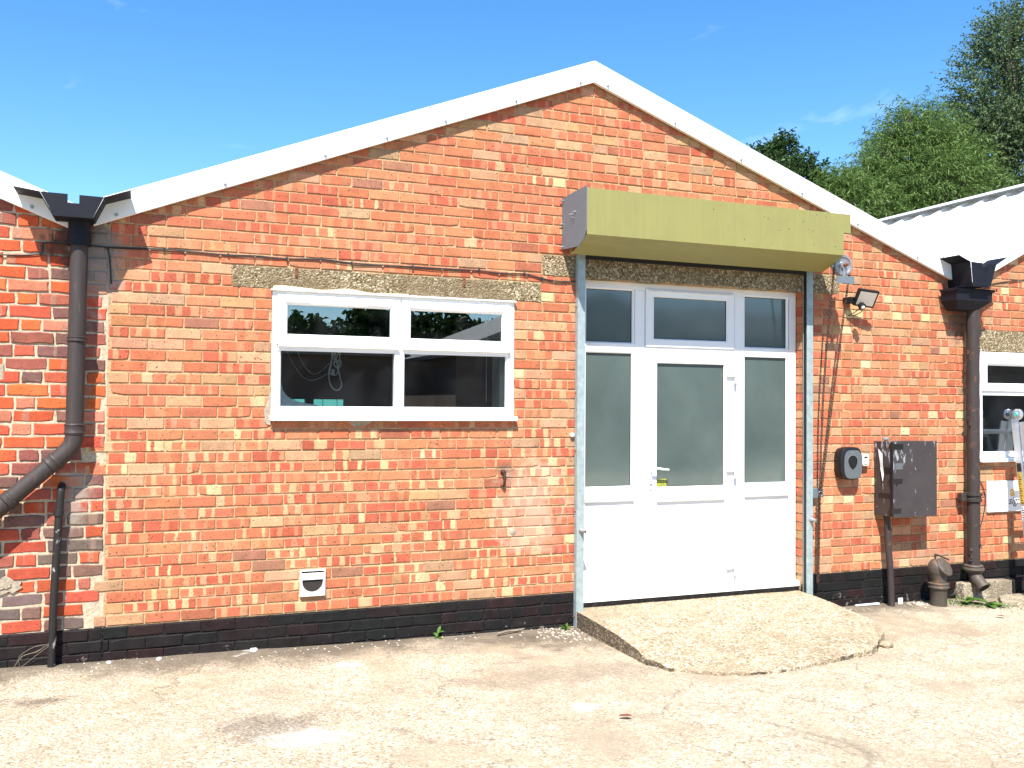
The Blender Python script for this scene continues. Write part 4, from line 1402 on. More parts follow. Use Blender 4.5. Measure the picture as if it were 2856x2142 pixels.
# ------------------------------------------------------------------ valley gutters
def valley_gutter(label, prof, notch, yfront=-0.27):
    g = thing('valley_gutter', label, 'gutter', (prof[2][0], 0, prof[2][1]), 'valley gutters between the gables')
    obj('trough', MB().strip(prof, lambda p, t: (p[0], t, p[1]), yfront, 8.4, -0.004), 'gutter', g)
    a, b, c, d = prof[1], prof[2], prof[3], prof[4]
    n0, n1, nz0 = notch
    zt = lambda x: a[1] + (d[1] - a[1]) * (x - a[0]) / (d[0] - a[0]) - 0.002
    pts = [(a[0] + 0.003, zt(a[0])), (b[0] + 0.002, b[1] - 0.004), (c[0] - 0.002, c[1] - 0.004), (d[0] - 0.003, zt(d[0])), (n1, zt(n1)), (n1, nz0), (n0, nz0), (n0, zt(n0))]
    obj('stop_end', MB().xz(pts, yfront - 0.006, yfront - 0.002), 'gutter', g)
    obj('solder_lip', MB().box(b[0] - 0.004, c[0] + 0.004, yfront - 0.009, yfront + 0.01, b[1] - 0.009, b[1] - 0.0045), 'gutter', g)
    return g
gl = valley_gutter('dark metal valley gutter end with a notch, between the old building and the gable',
                   [(-0.770, 3.052), (-0.627, 3.033), (-0.551, 2.898), (-0.326, 2.898), (-0.266, 3.029), (-0.115, 3.084)], (-0.472, -0.407, 2.975))
grr = valley_gutter('dark metal valley gutter end above the peeling downpipe on the right',
                    [(6.822, 3.141), (6.962, 3.090), (6.985, 2.872), (7.205, 2.880), (7.277, 3.078), (7.42, 3.16)], (7.103, 7.164, 3.008))
obj('outlet', MB().lathe((-0.413, -0.105, 2.905), (0, 0, -1), [(0, 0.066), (0.10, 0.066), (0.101, 0.070), (0.165, 0.070), (0.166, 0.056)], 20), 'gutter', gl, smooth=True)
hb = thing('rainwater_head', 'black hopper box under the right valley gutter', 'hopper', (7.1, -0.1, 2.72))
hx = lambda f: [(6.842 + 0.035 * f, -0.225 + 0.03 * f), (7.318 - 0.06 * f, -0.225 + 0.03 * f), (7.318 - 0.06 * f, -0.03), (6.842 + 0.035 * f, -0.03)]
obj('hopper_box', MB().loops([[(x, y, z) for x, y in hx(f)] for f, z in ((0, 2.852), (0, 2.828), (0.35, 2.826), (0.5, 2.742), (1.0, 2.722), (2.4, 2.66))]), 'gutter', hb, bevel=0.003)
obj('hopper_rim', MB().ring(6.83, 7.33, 2.836, 2.862, [(0, -0.237), (0, -0.226), (0.003, -0.226), (0.003, -0.237), (0, -0.237)]), 'gutter', hb)

# ------------------------------------------------------------------ downpipes
dl = thing('downpipe', 'grey brown plastic downpipe with an elbow sloping off to the left edge', 'downpipe', (-0.42, -0.1, 1.0))
PX, PY, PR = -0.4155, -0.105, 0.0525
obj('pipe', MB().tube([(PX + 0.003, PY, 2.74), (PX - 0.006, PY, 1.60)], PR, 24), 'pipe', dl, smooth=True)
def collar(parent, c, axis, r, h, mat='pipe', name='collar'):
    return obj(name, MB().lathe(c, axis, [(0, r), (0.001, r + 0.006), (h * 0.2, r + 0.010), (h * 0.3, r + 0.006), (h * 0.8, r + 0.006), (h * 0.9, r + 0.010), (h, r + 0.006), (h + 0.001, r)], 24), mat, parent, smooth=True)
collar(dl, (PX, PY, 2.13), (0, 0, 1), PR, 0.032)
collar(dl, (PX - 0.006, PY, 1.545), (0, 0, 1), PR, 0.07)
el = curve_pts([(PX - 0.006, PY, 1.60), (PX - 0.006, PY, 1.54), (PX - 0.022, PY, 1.475), (PX - 0.085, PY, 1.405), (PX - 0.14, PY, 1.355)], 6)
obj('elbow', MB().tube(el, PR * 1.04, 24), 'pipe', dl, smooth=True)
d_ = Vector((-0.36, 0, -0.335)).normalized()
collar(dl, Vector((PX - 0.10, PY, 1.392)), d_, PR, 0.06)
p0 = Vector((PX - 0.10, PY, 1.392))
obj('pipe', MB().tube([p0, p0 + d_ * 2.0], PR, 24), 'pipe', dl, smooth=True)
collar(dl, p0 + d_ * 0.335, d_, PR, 0.045)

sp_ = thing('tarred_pipe', 'thin tarry black pipe rising from the ground below the sloping downpipe', 'pipe', (-0.53, -0.06, 0.08))
obj('pipe', MB().tube(curve_pts([(-0.533, -0.062, 0.05), (-0.525, -0.06, 0.5), (-0.508, -0.06, 0.95), (-0.498, -0.06, 1.15), (-0.495, -0.05, 1.20), (-0.494, -0.015, 1.215), (-0.494, 0.01, 1.215)], 6), 0.0235, 12), 'tarpipe', sp_, smooth=True)
obj('joint', MB().lathe((-0.507, -0.06, 1.03), (0.01, 0, 1), [(0, 0.0235), (0.004, 0.030), (0.04, 0.030), (0.044, 0.0235)], 12), 'tarpipe', sp_, smooth=True)

dr = thing('downpipe', 'old peeling cast iron downpipe with collar and shoe beside the right window', 'downpipe', (7.17, -0.1, 0.2))
QX, QY, QR = 7.172, -0.105, 0.057
rq = random.Random(9)
pp_ = [(QX + 0.0, QY, 2.66 - 0.1 * i) for i in range(24)]
obj('pipe', MB().tube([(QX + rq.uniform(-0.002, 0.002), QY, z) for z in [2.68 - 0.08 * i for i in range(31)]], [QR + rq.uniform(-0.002, 0.002) for i in range(31)], 20), 'iron', dr, smooth=True)
for i in range(20):                                          # curling paint flakes
    z = rq.choice((rq.uniform(1.6, 2.3), rq.uniform(1.6, 2.3), rq.uniform(0.28, 0.5), rq.uniform(0.75, 0.95)))
    a = rq.uniform(2.1, 3.6) if z > 1.2 else rq.uniform(3.3, 5.6)
    c = Vector((QX + QR * math.cos(a), QY + QR * math.sin(a), z))
    t = Vector((-math.sin(a), math.cos(a), 0))
    r_ = Vector((math.cos(a), math.sin(a), 0))
    w_, h_ = rq.uniform(0.008, 0.02), rq.uniform(0.02, 0.06)
    mb = MB()
    ls = []
    for k in range(5):
        f = k / 4
        q = c + Vector((0, 0, h_ * (0.5 - f))) + r_ * (0.001 + 0.016 * f * f)
        ww = w_ * (1 - 0.5 * f)
        ls.append([q - t * ww, q + t * ww, q + t * ww + r_ * 0.0012, q - t * ww + r_ * 0.0012])
    mb.loops(ls)
    obj('paint_flake', mb, 'iron', dr)
obj('collar', MB().lathe((QX, QY, 0.885), (0, 0, 1), [(0, QR), (0.004, QR + 0.016), (0.03, QR + 0.018), (0.034, QR + 0.008), (0.055, QR + 0.008), (0.059, QR + 0.020), (0.082, QR + 0.020), (0.086, QR)], 20), 'iron', dr, smooth=True)
obj('pipe_ear', MB().box(QX - 0.125, QX - 0.05, -0.09, -0.03, 0.885, 0.965), 'iron', dr, bevel=0.012)
obj('pipe_ear', MB().box(QX + 0.05, QX + 0.10, -0.08, -0.03, 0.90, 0.955), 'iron', dr, bevel=0.012)
obj('socket', MB().lathe((QX - 0.003, QY, 0.225), (0, 0, 1), [(0, 0.05), (0.004, 0.07), (0.03, 0.092), (0.034, 0.096), (0.05, 0.092), (0.055, 0.080), (0.066, 0.086), (0.076, 0.080), (0.08, QR)], 22), 'ironrust', dr, smooth=True)
sh_c = curve_pts([(QX - 0.004, QY, 0.28), (QX - 0.002, QY - 0.01, 0.215), (QX + 0.002, QY - 0.035, 0.172), (QX + 0.004, QY - 0.075, 0.135), (QX + 0.006, QY - 0.105, 0.105)], 5)
obj('shoe', MB().tube(sh_c, 0.056, 20, caps=False), 'ironrust', dr, smooth=True)
ax = (Vector(sh_c[-1]) - Vector(sh_c[-2])).normalized()
obj('shoe_rim', MB().lathe(Vector(sh_c[-1]) - ax * 0.02, ax, [(0, 0.056), (0.002, 0.066), (0.024, 0.066), (0.026, 0.050), (-0.03, 0.046)], 20), 'ironrust', dr, smooth=True)
obj('shoe_throat', MB().lathe(Vector(sh_c[-1]) - ax * 0.05, ax, [(0, 0.052), (0.001, 0.052)], 16), 'darkvent', dr)

# vent pipe stub with tilted lid
vp = thing('vent_pipe', 'stubby rusty cast iron vent pipe with a tilted lid beside the downpipe shoe', 'pipe', (6.645, -0.2, -0.02))
vx, vy = 6.642, -0.20
obj('pipe', MB().lathe((vx, vy, -0.06), (0, 0, 1), [(0, 0.072), (0.215, 0.071), (0.22, 0.075)], 24), 'ironrust', vp, smooth=True)
obj('collar', MB().lathe((vx, vy, 0.138), (0, 0, 1), [(0, 0.072), (0.003, 0.088), (0.012, 0.091), (0.02, 0.086), (0.035, 0.086), (0.043, 0.091), (0.05, 0.086), (0.054, 0.074)], 24), 'ironrust', vp, smooth=True)
vb = curve_pts([(vx, vy, 0.17), (vx - 0.004, vy, 0.225), (vx - 0.022, vy, 0.275), (vx - 0.030, vy - 0.01, 0.325), (vx - 0.012, vy - 0.035, 0.352)], 5)
obj('bend', MB().tube(vb, [0.072] * 12 + [0.076] * 5 + [0.074, 0.07, 0.06, 0.04], 24), 'ironrust', vp, smooth=True)
la = Vector((0.22, -0.80, 0.56)).normalized()
obj('lid', MB().lathe(Vector((vx + 0.004, vy - 0.035, 0.318)), la, [(0, 0.06), (0.018, 0.086), (0.034, 0.088), (0.040, 0.082), (0.044, 0.04)], 26), 'ironrust', vp, smooth=True)
for s_ in (-1, 1):
    uu = Vector((0.55, 0.62, 0)).normalized() if s_ > 0 else Vector((-0.55, -0.62, 0)).normalized()
    obj('lid_screw', MB().lathe(Vector((vx + 0.004, vy - 0.035, 0.318)) + la * 0.042 + uu * 0.066, la, [(0, 0.007), (0.006, 0.006)], 8), 'rust', vp)
obj('handle_rod', MB().tube(curve_pts([(vx + 0.035, vy + 0.05, 0.30), (vx + 0.012, vy + 0.05, 0.415), (vx + 0.03, vy + 0.045, 0.425), (vx + 0.125, vy + 0.0, 0.382)], 4), 0.008, 8), 'iron', vp, smooth=True)

# ------------------------------------------------------------------ wall fittings right of the door
def superell(cx, cz, rx, rz, e=3.2, n=40, taper=0.0):
    out = []
    for i in range(n):
        t = 2 * math.pi * i / n
        c, s = math.cos(t), math.sin(t)
        x = rx * math.copysign(abs(c) ** (2 / e), c)
        z = rz * math.copysign(abs(s) ** (2 / e), s)
        x *= 1 - taper * (z / rz) ** 2
        out.append((cx + x, cz + z))
    return out
ev = thing('car_charger', 'rounded black and grey wall mounted car charger beside the hanging chain', 'charger', (5.74, 0, 1.265))
ecx, ecz = 5.752, 1.262
def evring(sx, sz, y, tp=0.10):
    return [(x, y, z) for x, z in superell(ecx, ecz, 0.120 * sx, 0.143 * sz, 4.2, 48, tp)]
obj('body', MB().loops([evring(0.94, 0.96, -0.004), evring(0.97, 0.98, -0.03), evring(1.0, 1.0, -0.045), evring(1.0, 1.0, -0.085), evring(0.97, 0.975, -0.098), evring(0.90, 0.91, -0.104)]), 'black', ev, smooth=True)
fp = superell(ecx + 0.010, ecz - 0.008, 0.098, 0.124, 4.2, 48, 0.12)
obj('face', MB().xz(fp, -0.1065, -0.1035), 'greyface', ev, bevel=0.001)
em = [(ecx + 0.004 + 0.052 * math.cos(t), ecz + 0.022 + 0.05 * math.sin(t)) for t in [math.radians(a) for a in range(-20, 201, 12)]] + [(ecx - 0.03, ecz - 0.028), (ecx + 0.004, ecz - 0.056), (ecx + 0.038, ecz - 0.028)]
obj('emblem_rim', MB().xz([(ecx + 0.004 + (x - ecx - 0.004) * 1.07, ecz + (z - ecz) * 1.07) for x, z in em], -0.1075, -0.106), 'zinc', ev)
obj('emblem', MB().xz(em, -0.1095, -0.1068), 'black', ev, bevel=0.001)
obj('maker_bar', MB().box(ecx - 0.016, ecx + 0.022, -0.1071, -0.1064, ecz + 0.094, ecz + 0.098), 'zinc', ev)
ks = thing('key_safe', 'small pale grey key safe fixed right of the car charger', 'key safe', (5.955, 0, 1.285))
obj('body', MB().xz(superell(5.955, 1.286, 0.037, 0.054, 5, 28), -0.048, -0.003), 'keysafe', ks, bevel=0.004)
obj('dial_window', MB().xz([(5.955 + 0.022 * math.cos(t), 1.303 + 0.016 * math.sin(t)) for t in [math.pi * i / 10 for i in range(11)]], -0.0495, -0.0475), 'greyface', ks)
obj('dial', MB().box(5.938, 5.972, -0.0505, -0.0475, 1.304, 1.311), 'black', ks)
obj('maker_bar', MB().box(5.935, 5.975, -0.0492, -0.0475, 1.243, 1.249), 'greyface', ks)

# meter cabinet
def mk_cab():
    m, n, b = new_mat('peeling_brown_paint')
    p = pos(n)
    f = noise(n, p, 5, 4, 0.6)
    c = ramp(n, f, (0.3, (0.034, 0.027, 0.028)), (0.7, (0.046, 0.037, 0.037)))
    sp = n.nodes.new('ShaderNodeSeparateXYZ')
    n.links.new(p, sp.inputs[0])
    mp_ = nd(n, 'ShaderNodeMapping')
    mp_.inputs['Scale'].default_value = (22, 22, 7)
    n.links.new(p, mp_.inputs[0])
    g = noise(n, mp_.outputs[0], 1.0, 6, 0.65, 0.6)
    zz_ = sstep(n, sp.outputs[2], 1.10, 1.42)
    xx_ = sstep(n, sp.outputs[0], 6.30, 6.10)
    thr = math_(n, 'ADD', g, math_(n, 'ADD', math_(n, 'MULTIPLY', zz_, 0.07), math_(n, 'MULTIPLY', xx_, 0.06)))
    msk = ramp(n, thr, (0.672, 0.0), (0.682, 1.0))
    c = mixc(n, msk, c, (0.27, 0.28, 0.30))
    g2 = noise(n, p, 34, 4, 0.6)
    c = mixc(n, ramp(n, g2, (0.73, 0.0), (0.75, 0.8)), c, (0.24, 0.19, 0.165))
    n.links.new(c, b.inputs['Base Color'])
    b.inputs['Roughness'].default_value = 0.5
    bump(n, b, math_(n, 'MULTIPLY', msk, -1.0), 0.001)
    return m
MT['cab'] = mk_cab()
mc = thing('meter_cabinet', 'dark peeling wall cabinet with black tape and torn paper, right of the car charger', 'cabinet', (6.34, 0, 0.79))
obj('body', MB().box(6.090, 6.596, -0.214, -0.003, 0.795, 1.452), 'cab', mc, bevel=0.004)
obj('door', MB().box(6.100, 6.600, -0.224, -0.2145, 0.790, 1.458), 'cab', mc, bevel=0.002)
obj('edge_trim', MB().box(6.083, 6.0995, -0.224, -0.205, 0.80, 1.45), 'black', mc)
for z0, z1, w in ((1.385, 1.435, 0.11), (1.20, 1.235, 0.006), (1.085, 1.128, 0.10), (0.825, 0.868, 0.085)):
    if w > 0.01:
        t_ = MB().box(6.084, 6.10 + w, -0.2262, -0.2246, z0, z1)
        t_.box(6.0815, 6.083, -0.226, -0.19, z0, z1)
        obj('tape', t_, 'tape', mc)
for z0, z1, y0 in ((1.17, 1.225, -0.05), (0.955, 0.995, -0.03)):
    obj('tape', MB().box(6.0872, 6.0888, -0.20, y0 - 0.03, z0, z1), 'tape', mc)
obj('glued_label', MB().box(6.12, 6.205, -0.2255, -0.2243, 1.21, 1.265), 'greyface', mc)
obj('paper_scrap', MB().loops([[(6.086 - 0.012 * k, -0.055 - 0.04 * f - 0.012 * k, 1.385 - 0.23 * f + 0.02 * k) if s_ == 0 else (6.083 - 0.012 * k, -0.11 - 0.025 * f + 0.01 * k, 1.345 - 0.265 * f + 0.02 * k) for s_ in (0, 1)] + [(6.0845 - 0.012 * k, -0.11 - 0.025 * f + 0.01 * k, 1.345 - 0.265 * f + 0.02 * k), (6.0875 - 0.012 * k, -0.055 - 0.04 * f - 0.012 * k, 1.385 - 0.23 * f + 0.02 * k)] for f, k in ((0, 0), (0.35, 0.3), (0.7, 0.1), (1.0, 1.0))]), 'paper', mc)
obj('lock', MB().lathe((6.137, -0.224, 1.075), (0, -1, 0), [(0, 0.008), (0.004, 0.008), (0.005, 0.004)], 10), 'black', mc)
obj('conduit', MB().tube([(6.178, -0.12, -0.05), (6.165, -0.118, 0.30), (6.145, -0.11, 0.60), (6.140, -0.105, 0.80)], 0.0285, 16), 'iron', mc, smooth=True)
obj('conduit_cap', MB().lathe((6.13, -0.105, 1.455), (0, 0, 1), [(0, 0.015), (0.012, 0.016), (0.014, 0.033), (0.024, 0.034), (0.034, 0.024), (0.037, 0.006)], 18), 'zinc', mc, smooth=True)

# floodlight
fl = thing('floodlight', 'small black floodlight with motion sensor tilted down above the car charger', 'floodlight', (5.83, 0, 2.69))
fc = Vector((5.868, -0.145, 2.712))
fn_ = Vector((-0.20, -0.84, -0.50)).normalized()              # beam direction
fx_ = Vector((1, 0, 0)); fx_ = (fx_ - fn_ * fx_.dot(fn_)).normalized()
fu_ = fn_.cross(fx_)
if fu_.z < 0:
    fu_ = -fu_
def slab(c, x, u_, w_, hx_, hu, t0, t1):
    c = Vector(c)
    return MB().loops([[c + w_ * t + x * a + u_ * b for a, b in ((-hx_, -hu), (hx_, -hu), (hx_, hu), (-hx_, hu))] for t in (t0, t1)])
obj('housing', slab(fc, fx_, fu_, fn_, 0.098, 0.080, -0.022, 0.012), 'black', fl, bevel=0.006)
obj('lens', slab(fc, fx_, fu_, fn_, 0.080, 0.062, 0.0125, 0.0145), 'lens', fl)
for i in range(6):
    obj('cooling_fin', slab(fc + fx_ * (-0.06 + 0.024 * i), fx_, fu_, fn_, 0.003, 0.055, -0.036, -0.0225), 'black', fl)
obj('bracket', MB().box(5.735, 5.80, -0.10, -0.003, 2.668, 2.725), 'black', fl, bevel=0.004)
obj('bracket_arm', MB().tube([(5.772, -0.06, 2.70), (5.775, -0.125, 2.715)], 0.012, 8), 'black', fl)
obj('motion_sensor', MB().lathe((5.805, -0.165, 2.638), (-0.15, -0.75, -0.65), [(-0.035, 0.016), (-0.02, 0.030), (0.012, 0.033), (0.02, 0.027)], 18), 'black', fl, smooth=True)
obj('sensor_dome', MB().lathe((5.805, -0.165, 2.638), (-0.15, -0.75, -0.65), [(0.018, 0.019), (0.028, 0.015), (0.033, 0.006)], 14), 'keysafe', fl, smooth=True)
obj('lead', MB().tube(curve_pts([(5.862, -0.135, 2.655), (5.868, -0.09, 2.60), (5.852, -0.03, 2.575), (5.842, 0.006, 2.57)], 5), 0.0042, 6), 'cable', fl, smooth=True)
obj('lead', MB().tube(curve_pts([(5.795, -0.14, 2.615), (5.79, -0.08, 2.585), (5.80, -0.02, 2.57), (5.806, 0.006, 2.568)], 5), 0.0042, 6), 'cable', fl, smooth=True)

# ------------------------------------------------------------------ fittings on the left part of the wall
cbl = thing('wall_cable', 'thin black cable clipped along the brickwork above the window', 'cable', (0.8, 0, 2.76))
c1 = [(-1.6, -0.006, 2.66), (-0.868, -0.007, 2.668), (-0.66, -0.007, 2.684), (-0.632, -0.008, 2.70), (-0.625, -0.008, 2.745), (-0.61, -0.008, 2.762), (-0.50, -0.008, 2.764), (-0.27, -0.007, 2.757), (0.09, -0.007, 2.769), (0.308, -0.007, 2.763), (0.50, -0.008, 2.758), (0.681, -0.007, 2.763), (0.891, -0.007, 2.758), (1.117, -0.007, 2.769), (1.344, -0.007, 2.756), (1.564, -0.007, 2.755), (1.791, -0.007, 2.757), (2.009, -0.007, 2.757), (2.308, -0.007, 2.760), (2.459, -0.008, 2.752), (2.675, -0.007, 2.757), (2.74, -0.007, 2.748), (2.825, -0.007, 2.731), (2.95, -0.008, 2.716), (3.09, -0.008, 2.722), (3.13, -0.004, 2.73)]
obj('cable_run', MB().tube(curve_pts(c1, 6), 0.0045, 6), 'cable', cbl, smooth=True)
c2 = [(x, y - 0.003, z - 0.006 - 0.005 * math.sin(i * 2.1)) for i, (x, y, z) in enumerate(c1[7:-1])]
obj('cable_run', MB().tube(curve_pts(c2, 6), 0.0028, 6), 'cable', cbl, smooth=True)
obj('cable_drop', MB().tube(curve_pts([(-0.262, -0.007, 2.757), (-0.247, -0.007, 2.735), (-0.236, -0.007, 2.66), (-0.226, -0.007, 2.52)], 6), 0.0055, 6), 'cable', cbl, smooth=True)
for x, y, z in c1[8:24:2]:
    obj('cable_clip', MB().box(x - 0.006, x + 0.006, -0.017, 0.001, z - 0.012, z + 0.009), 'cable', cbl)
cb2 = tag(obj('wall_cable', MB().tube(curve_pts([(7.27, -0.05, 2.915), (7.45, -0.008, 2.93), (7.7, -0.008, 2.975), (8.2, -0.008, 3.03), (8.8, -0.008, 3.02)], 6), 0.005, 6), 'cable'), 'black cable running up the brickwork right of the hopper box', 'cable')
cb3 = tag(obj('wall_cable', MB().tube(curve_pts([(7.255, -0.02, 1.42), (7.30, -0.012, 1.18), (7.41, -0.010, 0.98), (7.425, -0.010, 0.82), (7.36, -0.010, 0.62), (7.262, -0.010, 0.46)], 8), 0.004, 6), 'cable'), 'loose black wire bowing out beside the lower right downpipe', 'cable')

dv = thing('duct_vent', 'square cream plastic wall vent with a half round opening low on the brick wall', 'vent', (1.095, 0, 0.5))
vx0, vx1, vz0, vz1 = 1.008, 1.183, 0.410, 0.594
obj('frame', MB().ring(vx0, vx1, vz0, vz1, [(0.0, 0.004), (0.0, -0.020), (0.003, -0.023), (0.008, -0.023), (0.010, -0.018), (0.010, 0.004), (0.0, 0.004)]), 'pvc_trim', dv)
oc = [(1.095 + 0.072 * math.cos(t), 0.512 + 0.072 * math.sin(t)) for t in [math.radians(a) for a in range(170, 371, 10)]]
zt_ = oc[0][1]
fpl = [(vx0 + 0.011, vz0 + 0.011), (vx1 - 0.011, vz0 + 0.011), (vx1 - 0.011, zt_)] + [(x, z) for x, z in oc[::-1]] + [(vx0 + 0.011, zt_)]
obj('faceplate', MB().xz(fpl, -0.017, -0.011), 'pvc_trim', dv)
obj('hinge_flap', MB().box(vx0 + 0.012, vx1 - 0.012, -0.021, -0.010, zt_ + 0.001, 0.572), 'pvc_trim', dv, bevel=0.002)
obj('duct', MB().lathe((1.095, -0.009, 0.502), (0, 1, 0), [(0, 0.0755), (0.30, 0.0755)], 24), 'darkvent', dv, smooth=True)
dvo = dv.children[-1]
_bm = bmesh.new(); _bm.from_mesh(dvo.data)
bmesh.ops.delete(_bm, geom=[f for f in _bm.faces if len(f.verts) > 4 and f.calc_center_median().y < 0.05], context='FACES')
_bm.to_mesh(dvo.data); _bm.free()
for x in (1.03, 1.16):
    obj('screw', MB().lathe((x, -0.017, 0.43), (0, -1, 0), [(0, 0.004), (0.0015, 0.003)], 8), 'zinc', dv)

hk = thing('rusty_bolt', 'rusty iron stay hook sticking out of the bricks right of the window', 'hook', (2.514, 0, 1.25))
obj('eye', MB().lathe((2.515, 0.004, 1.243), (0, -1, 0), [(0, 0.020), (0.012, 0.021), (0.02, 0.016), (0.034, 0.017), (0.040, 0.010)], 12), 'rustchain', hk, smooth=True)
obj('hook', MB().tube(curve_pts([(2.515, -0.034, 1.243), (2.514, -0.040, 1.20), (2.513, -0.038, 1.165), (2.512, -0.030, 1.145), (2.513, -0.012, 1.14)], 5), 0.0085, 8), 'rustchain', hk, smooth=True)
obj('foot', MB().lathe((2.512, 0.003, 1.148), (0, -1, 0), [(0, 0.018), (0.018, 0.017), (0.026, 0.009)], 10), 'rust', hk, smooth=True)
for x, lab in ((0.957, 'rusty iron strap on the lintel above the left window sash'), (2.192, 'rusty iron strap on the lintel above the right window sash')):
    st = MB().box(x - 0.009, x + 0.009, -0.010, -0.0025, 2.632, 2.712)
    st.lathe((x, -0.010, 2.648), (0, -1, 0), [(0, 0.007), (0.005, 0.005)], 8)
    st.lathe((x, -0.010, 2.69), (0, -1, 0), [(0, 0.005), (0.004, 0.004)], 8)
    tag(obj('iron_strap', st, 'rust', bevel=0.001), lab, 'strap', 'iron straps on the window lintel')
tag(obj('cement_dab', MB().lathe((2.60, 0.002, 0.790), (0, -1, 0), [(0, 0.034), (0.004, 0.030), (0.007, 0.016), (0.008, 0.004)], 13), 'patch', smooth=True), 'pale cement dab filling a hole in the bricks left of the guide rail', 'cement patch')

# ------------------------------------------------------------------ right building window, sign, ladder
wr = obj('window', MB().ring(7.348, 8.95, 1.278, 2.292, [(0.0, 0.07), (0.0, -0.004), (0.003, -0.007), (0.050, -0.007), (0.056, 0.004), (0.062, 0.010), (0.062, 0.07), (0.0, 0.07)]), 'pvc', rgtb)
tm = MB().box(7.412, 8.886, -0.0064, 0.068, 1.878, 1.925)
tm.box(8.11, 8.18, -0.0068, 0.068, 1.342, 1.877)
obj('window_frame', tm, 'pvc', wr, bevel=0.004)
sash(wr, 7.39, 8.14, 1.918, 2.24, 0.076, -0.022)
sash(wr, 8.15, 8.90, 1.918, 2.24, 0.076, -0.022)
glass_pane(wr, 7.405, 8.112, 1.338, 1.88, 0.022)
glass_pane(wr, 8.178, 8.89, 1.338, 1.88, 0.022)
obj('sill', MB().yz([(0.05, 1.280), (-0.048, 1.276), (-0.055, 1.270), (-0.055, 1.243), (0.05, 1.250)], 7.340, 8.96), 'pvc', wr, bevel=0.002)
r2m = MB()
a0, a1, b0, b1, c0, c1_ = 7.36, 9.8, 0.12, 2.6, 0.2, 2.5
for q in ([(a0, b0, c0), (a1, b0, c0), (a1, b1, c0), (a0, b1, c0)], [(a0, b0, c1_), (a1, b0, c1_), (a1, b1, c1_), (a0, b1, c1_)], [(a0, b0, c0), (a0, b1, c0), (a0, b1, c1_), (a0, b0, c1_)], [(a1, b0, c0), (a1, b1, c0), (a1, b1, c1_), (a1, b0, c1_)], [(a0, b1, c0), (a1, b1, c0), (a1, b1, c1_), (a0, b1, c1_)]):
    r2m.add(q, [(0, 1, 2, 3)])
obj('interior_room', r2m, 'dark_room', rgtb, recalc=False)
def box_thing(name, lab, cat, x0, x1, y0, y1, z0, z1, mat, **kw):
    return tag(obj(name, MB().box(x0, x1, y0, y1, z0, z1), mat, bevel=0.004), lab, cat, **kw)
obj('shelf', MB().box(7.42, 9.6, 0.10, 0.5, 1.955, 1.975), 'dark_room', rgtb)
cbx = thing('cardboard_box', 'open brown cardboard box on the shelf behind the right window', 'box', (7.83, 0.2, 1.976))
obj('box_wall', MB().xz([(7.60, 1.976), (8.2, 1.976), (8.2, 2.10), (7.90, 2.095), (7.84, 2.115), (7.78, 2.095), (7.66, 2.10), (7.635, 2.06)], 0.13, 0.40), 'card', cbx)
obj('box_flap', MB().xz([(7.66, 2.10), (7.76, 2.09), (7.74, 2.065), (7.65, 2.07)], 0.10, 0.128), 'card', cbx)
tag(obj('paper_roll', MB().tube([(7.50, 0.15, 1.985), (7.535, 0.17, 2.09)], 0.014, 10), 'paper'), 'pale paper roll leaning on the shelf behind the right window', 'paper roll')
tag(obj('paper_sheet', MB().add([(7.55, 0.14, 1.345), (7.74, 0.16, 1.345), (7.76, 0.26, 1.545), (7.60, 0.24, 1.545), (7.55, 0.143, 1.343), (7.74, 0.163, 1.343), (7.76, 0.263, 1.543), (7.60, 0.243, 1.543)], [(0, 1, 2, 3), (7, 6, 5, 4), (0, 4, 5, 1), (1, 5, 6, 2), (2, 6, 7, 3), (3, 7, 4, 0)]), 'paper'), 'white sheet of paper propped inside the lower right window', 'paper')
bk = random.Random(3)
ORDN = ('first', 'second', 'third', 'fourth', 'fifth', 'sixth', 'seventh')
for i in range(7):
    x = 7.43 + 0.030 * i
    tag(obj('folder', MB().box(x, x + 0.024, 0.14, 0.30, 1.335, 1.335 + bk.uniform(0.10, 0.17)), bk.choice(('keysafe', 'greyface', 'paper', 'black'))), ORDN[i] + ' upright file folder from the left behind the lower corner of the right window', 'folder', 'file folders behind the right window')
for i in range(5):
    x = 7.46 + 0.075 * i
    mtl = bk.choice(('zinc', 'greyface'))
    g_ = thing('desk_fan', ORDN[i] + ' round grey machine part from the left on the dark bench behind the right window', 'machine part', (x, 0.5, 1.62), 'machine parts behind the right window')
    obj('ring', MB().torus((x, 0.5, 1.62 + 0.02 * (i % 2)), (1, 0, 0), (0, 0, 1), 0.035, 0.045, 0.005, 14, 6), mtl, g_, smooth=True)
    obj('foot', MB().box(x - 0.015, x + 0.015, 0.48, 0.52, 1.55, 1.578), mtl, g_)
box_thing('workbench', 'dark workbench inside the right building behind the window', 'bench', 7.40, 9.4, 0.35, 0.9, 0.9, 1.54, 'black')

sg = thing('sign_board', 'white sign board with yellow and black lettering under the right window', 'sign', (7.9, -0.02, 0.765))
obj('panel', MB().box(7.448, 8.32, -0.024, -0.004, 0.766, 1.060), 'signwhite', sg, bevel=0.002)
text_mesh('lettering', 'a', 0.135, 'signyellow', sg, (7.735, -0.0248, 0.915), bold=0.004)
text_mesh('lettering', 'sign', 0.105, 'ink', sg, (7.712, -0.0248, 0.835), shear=0.25, bold=0.0006)

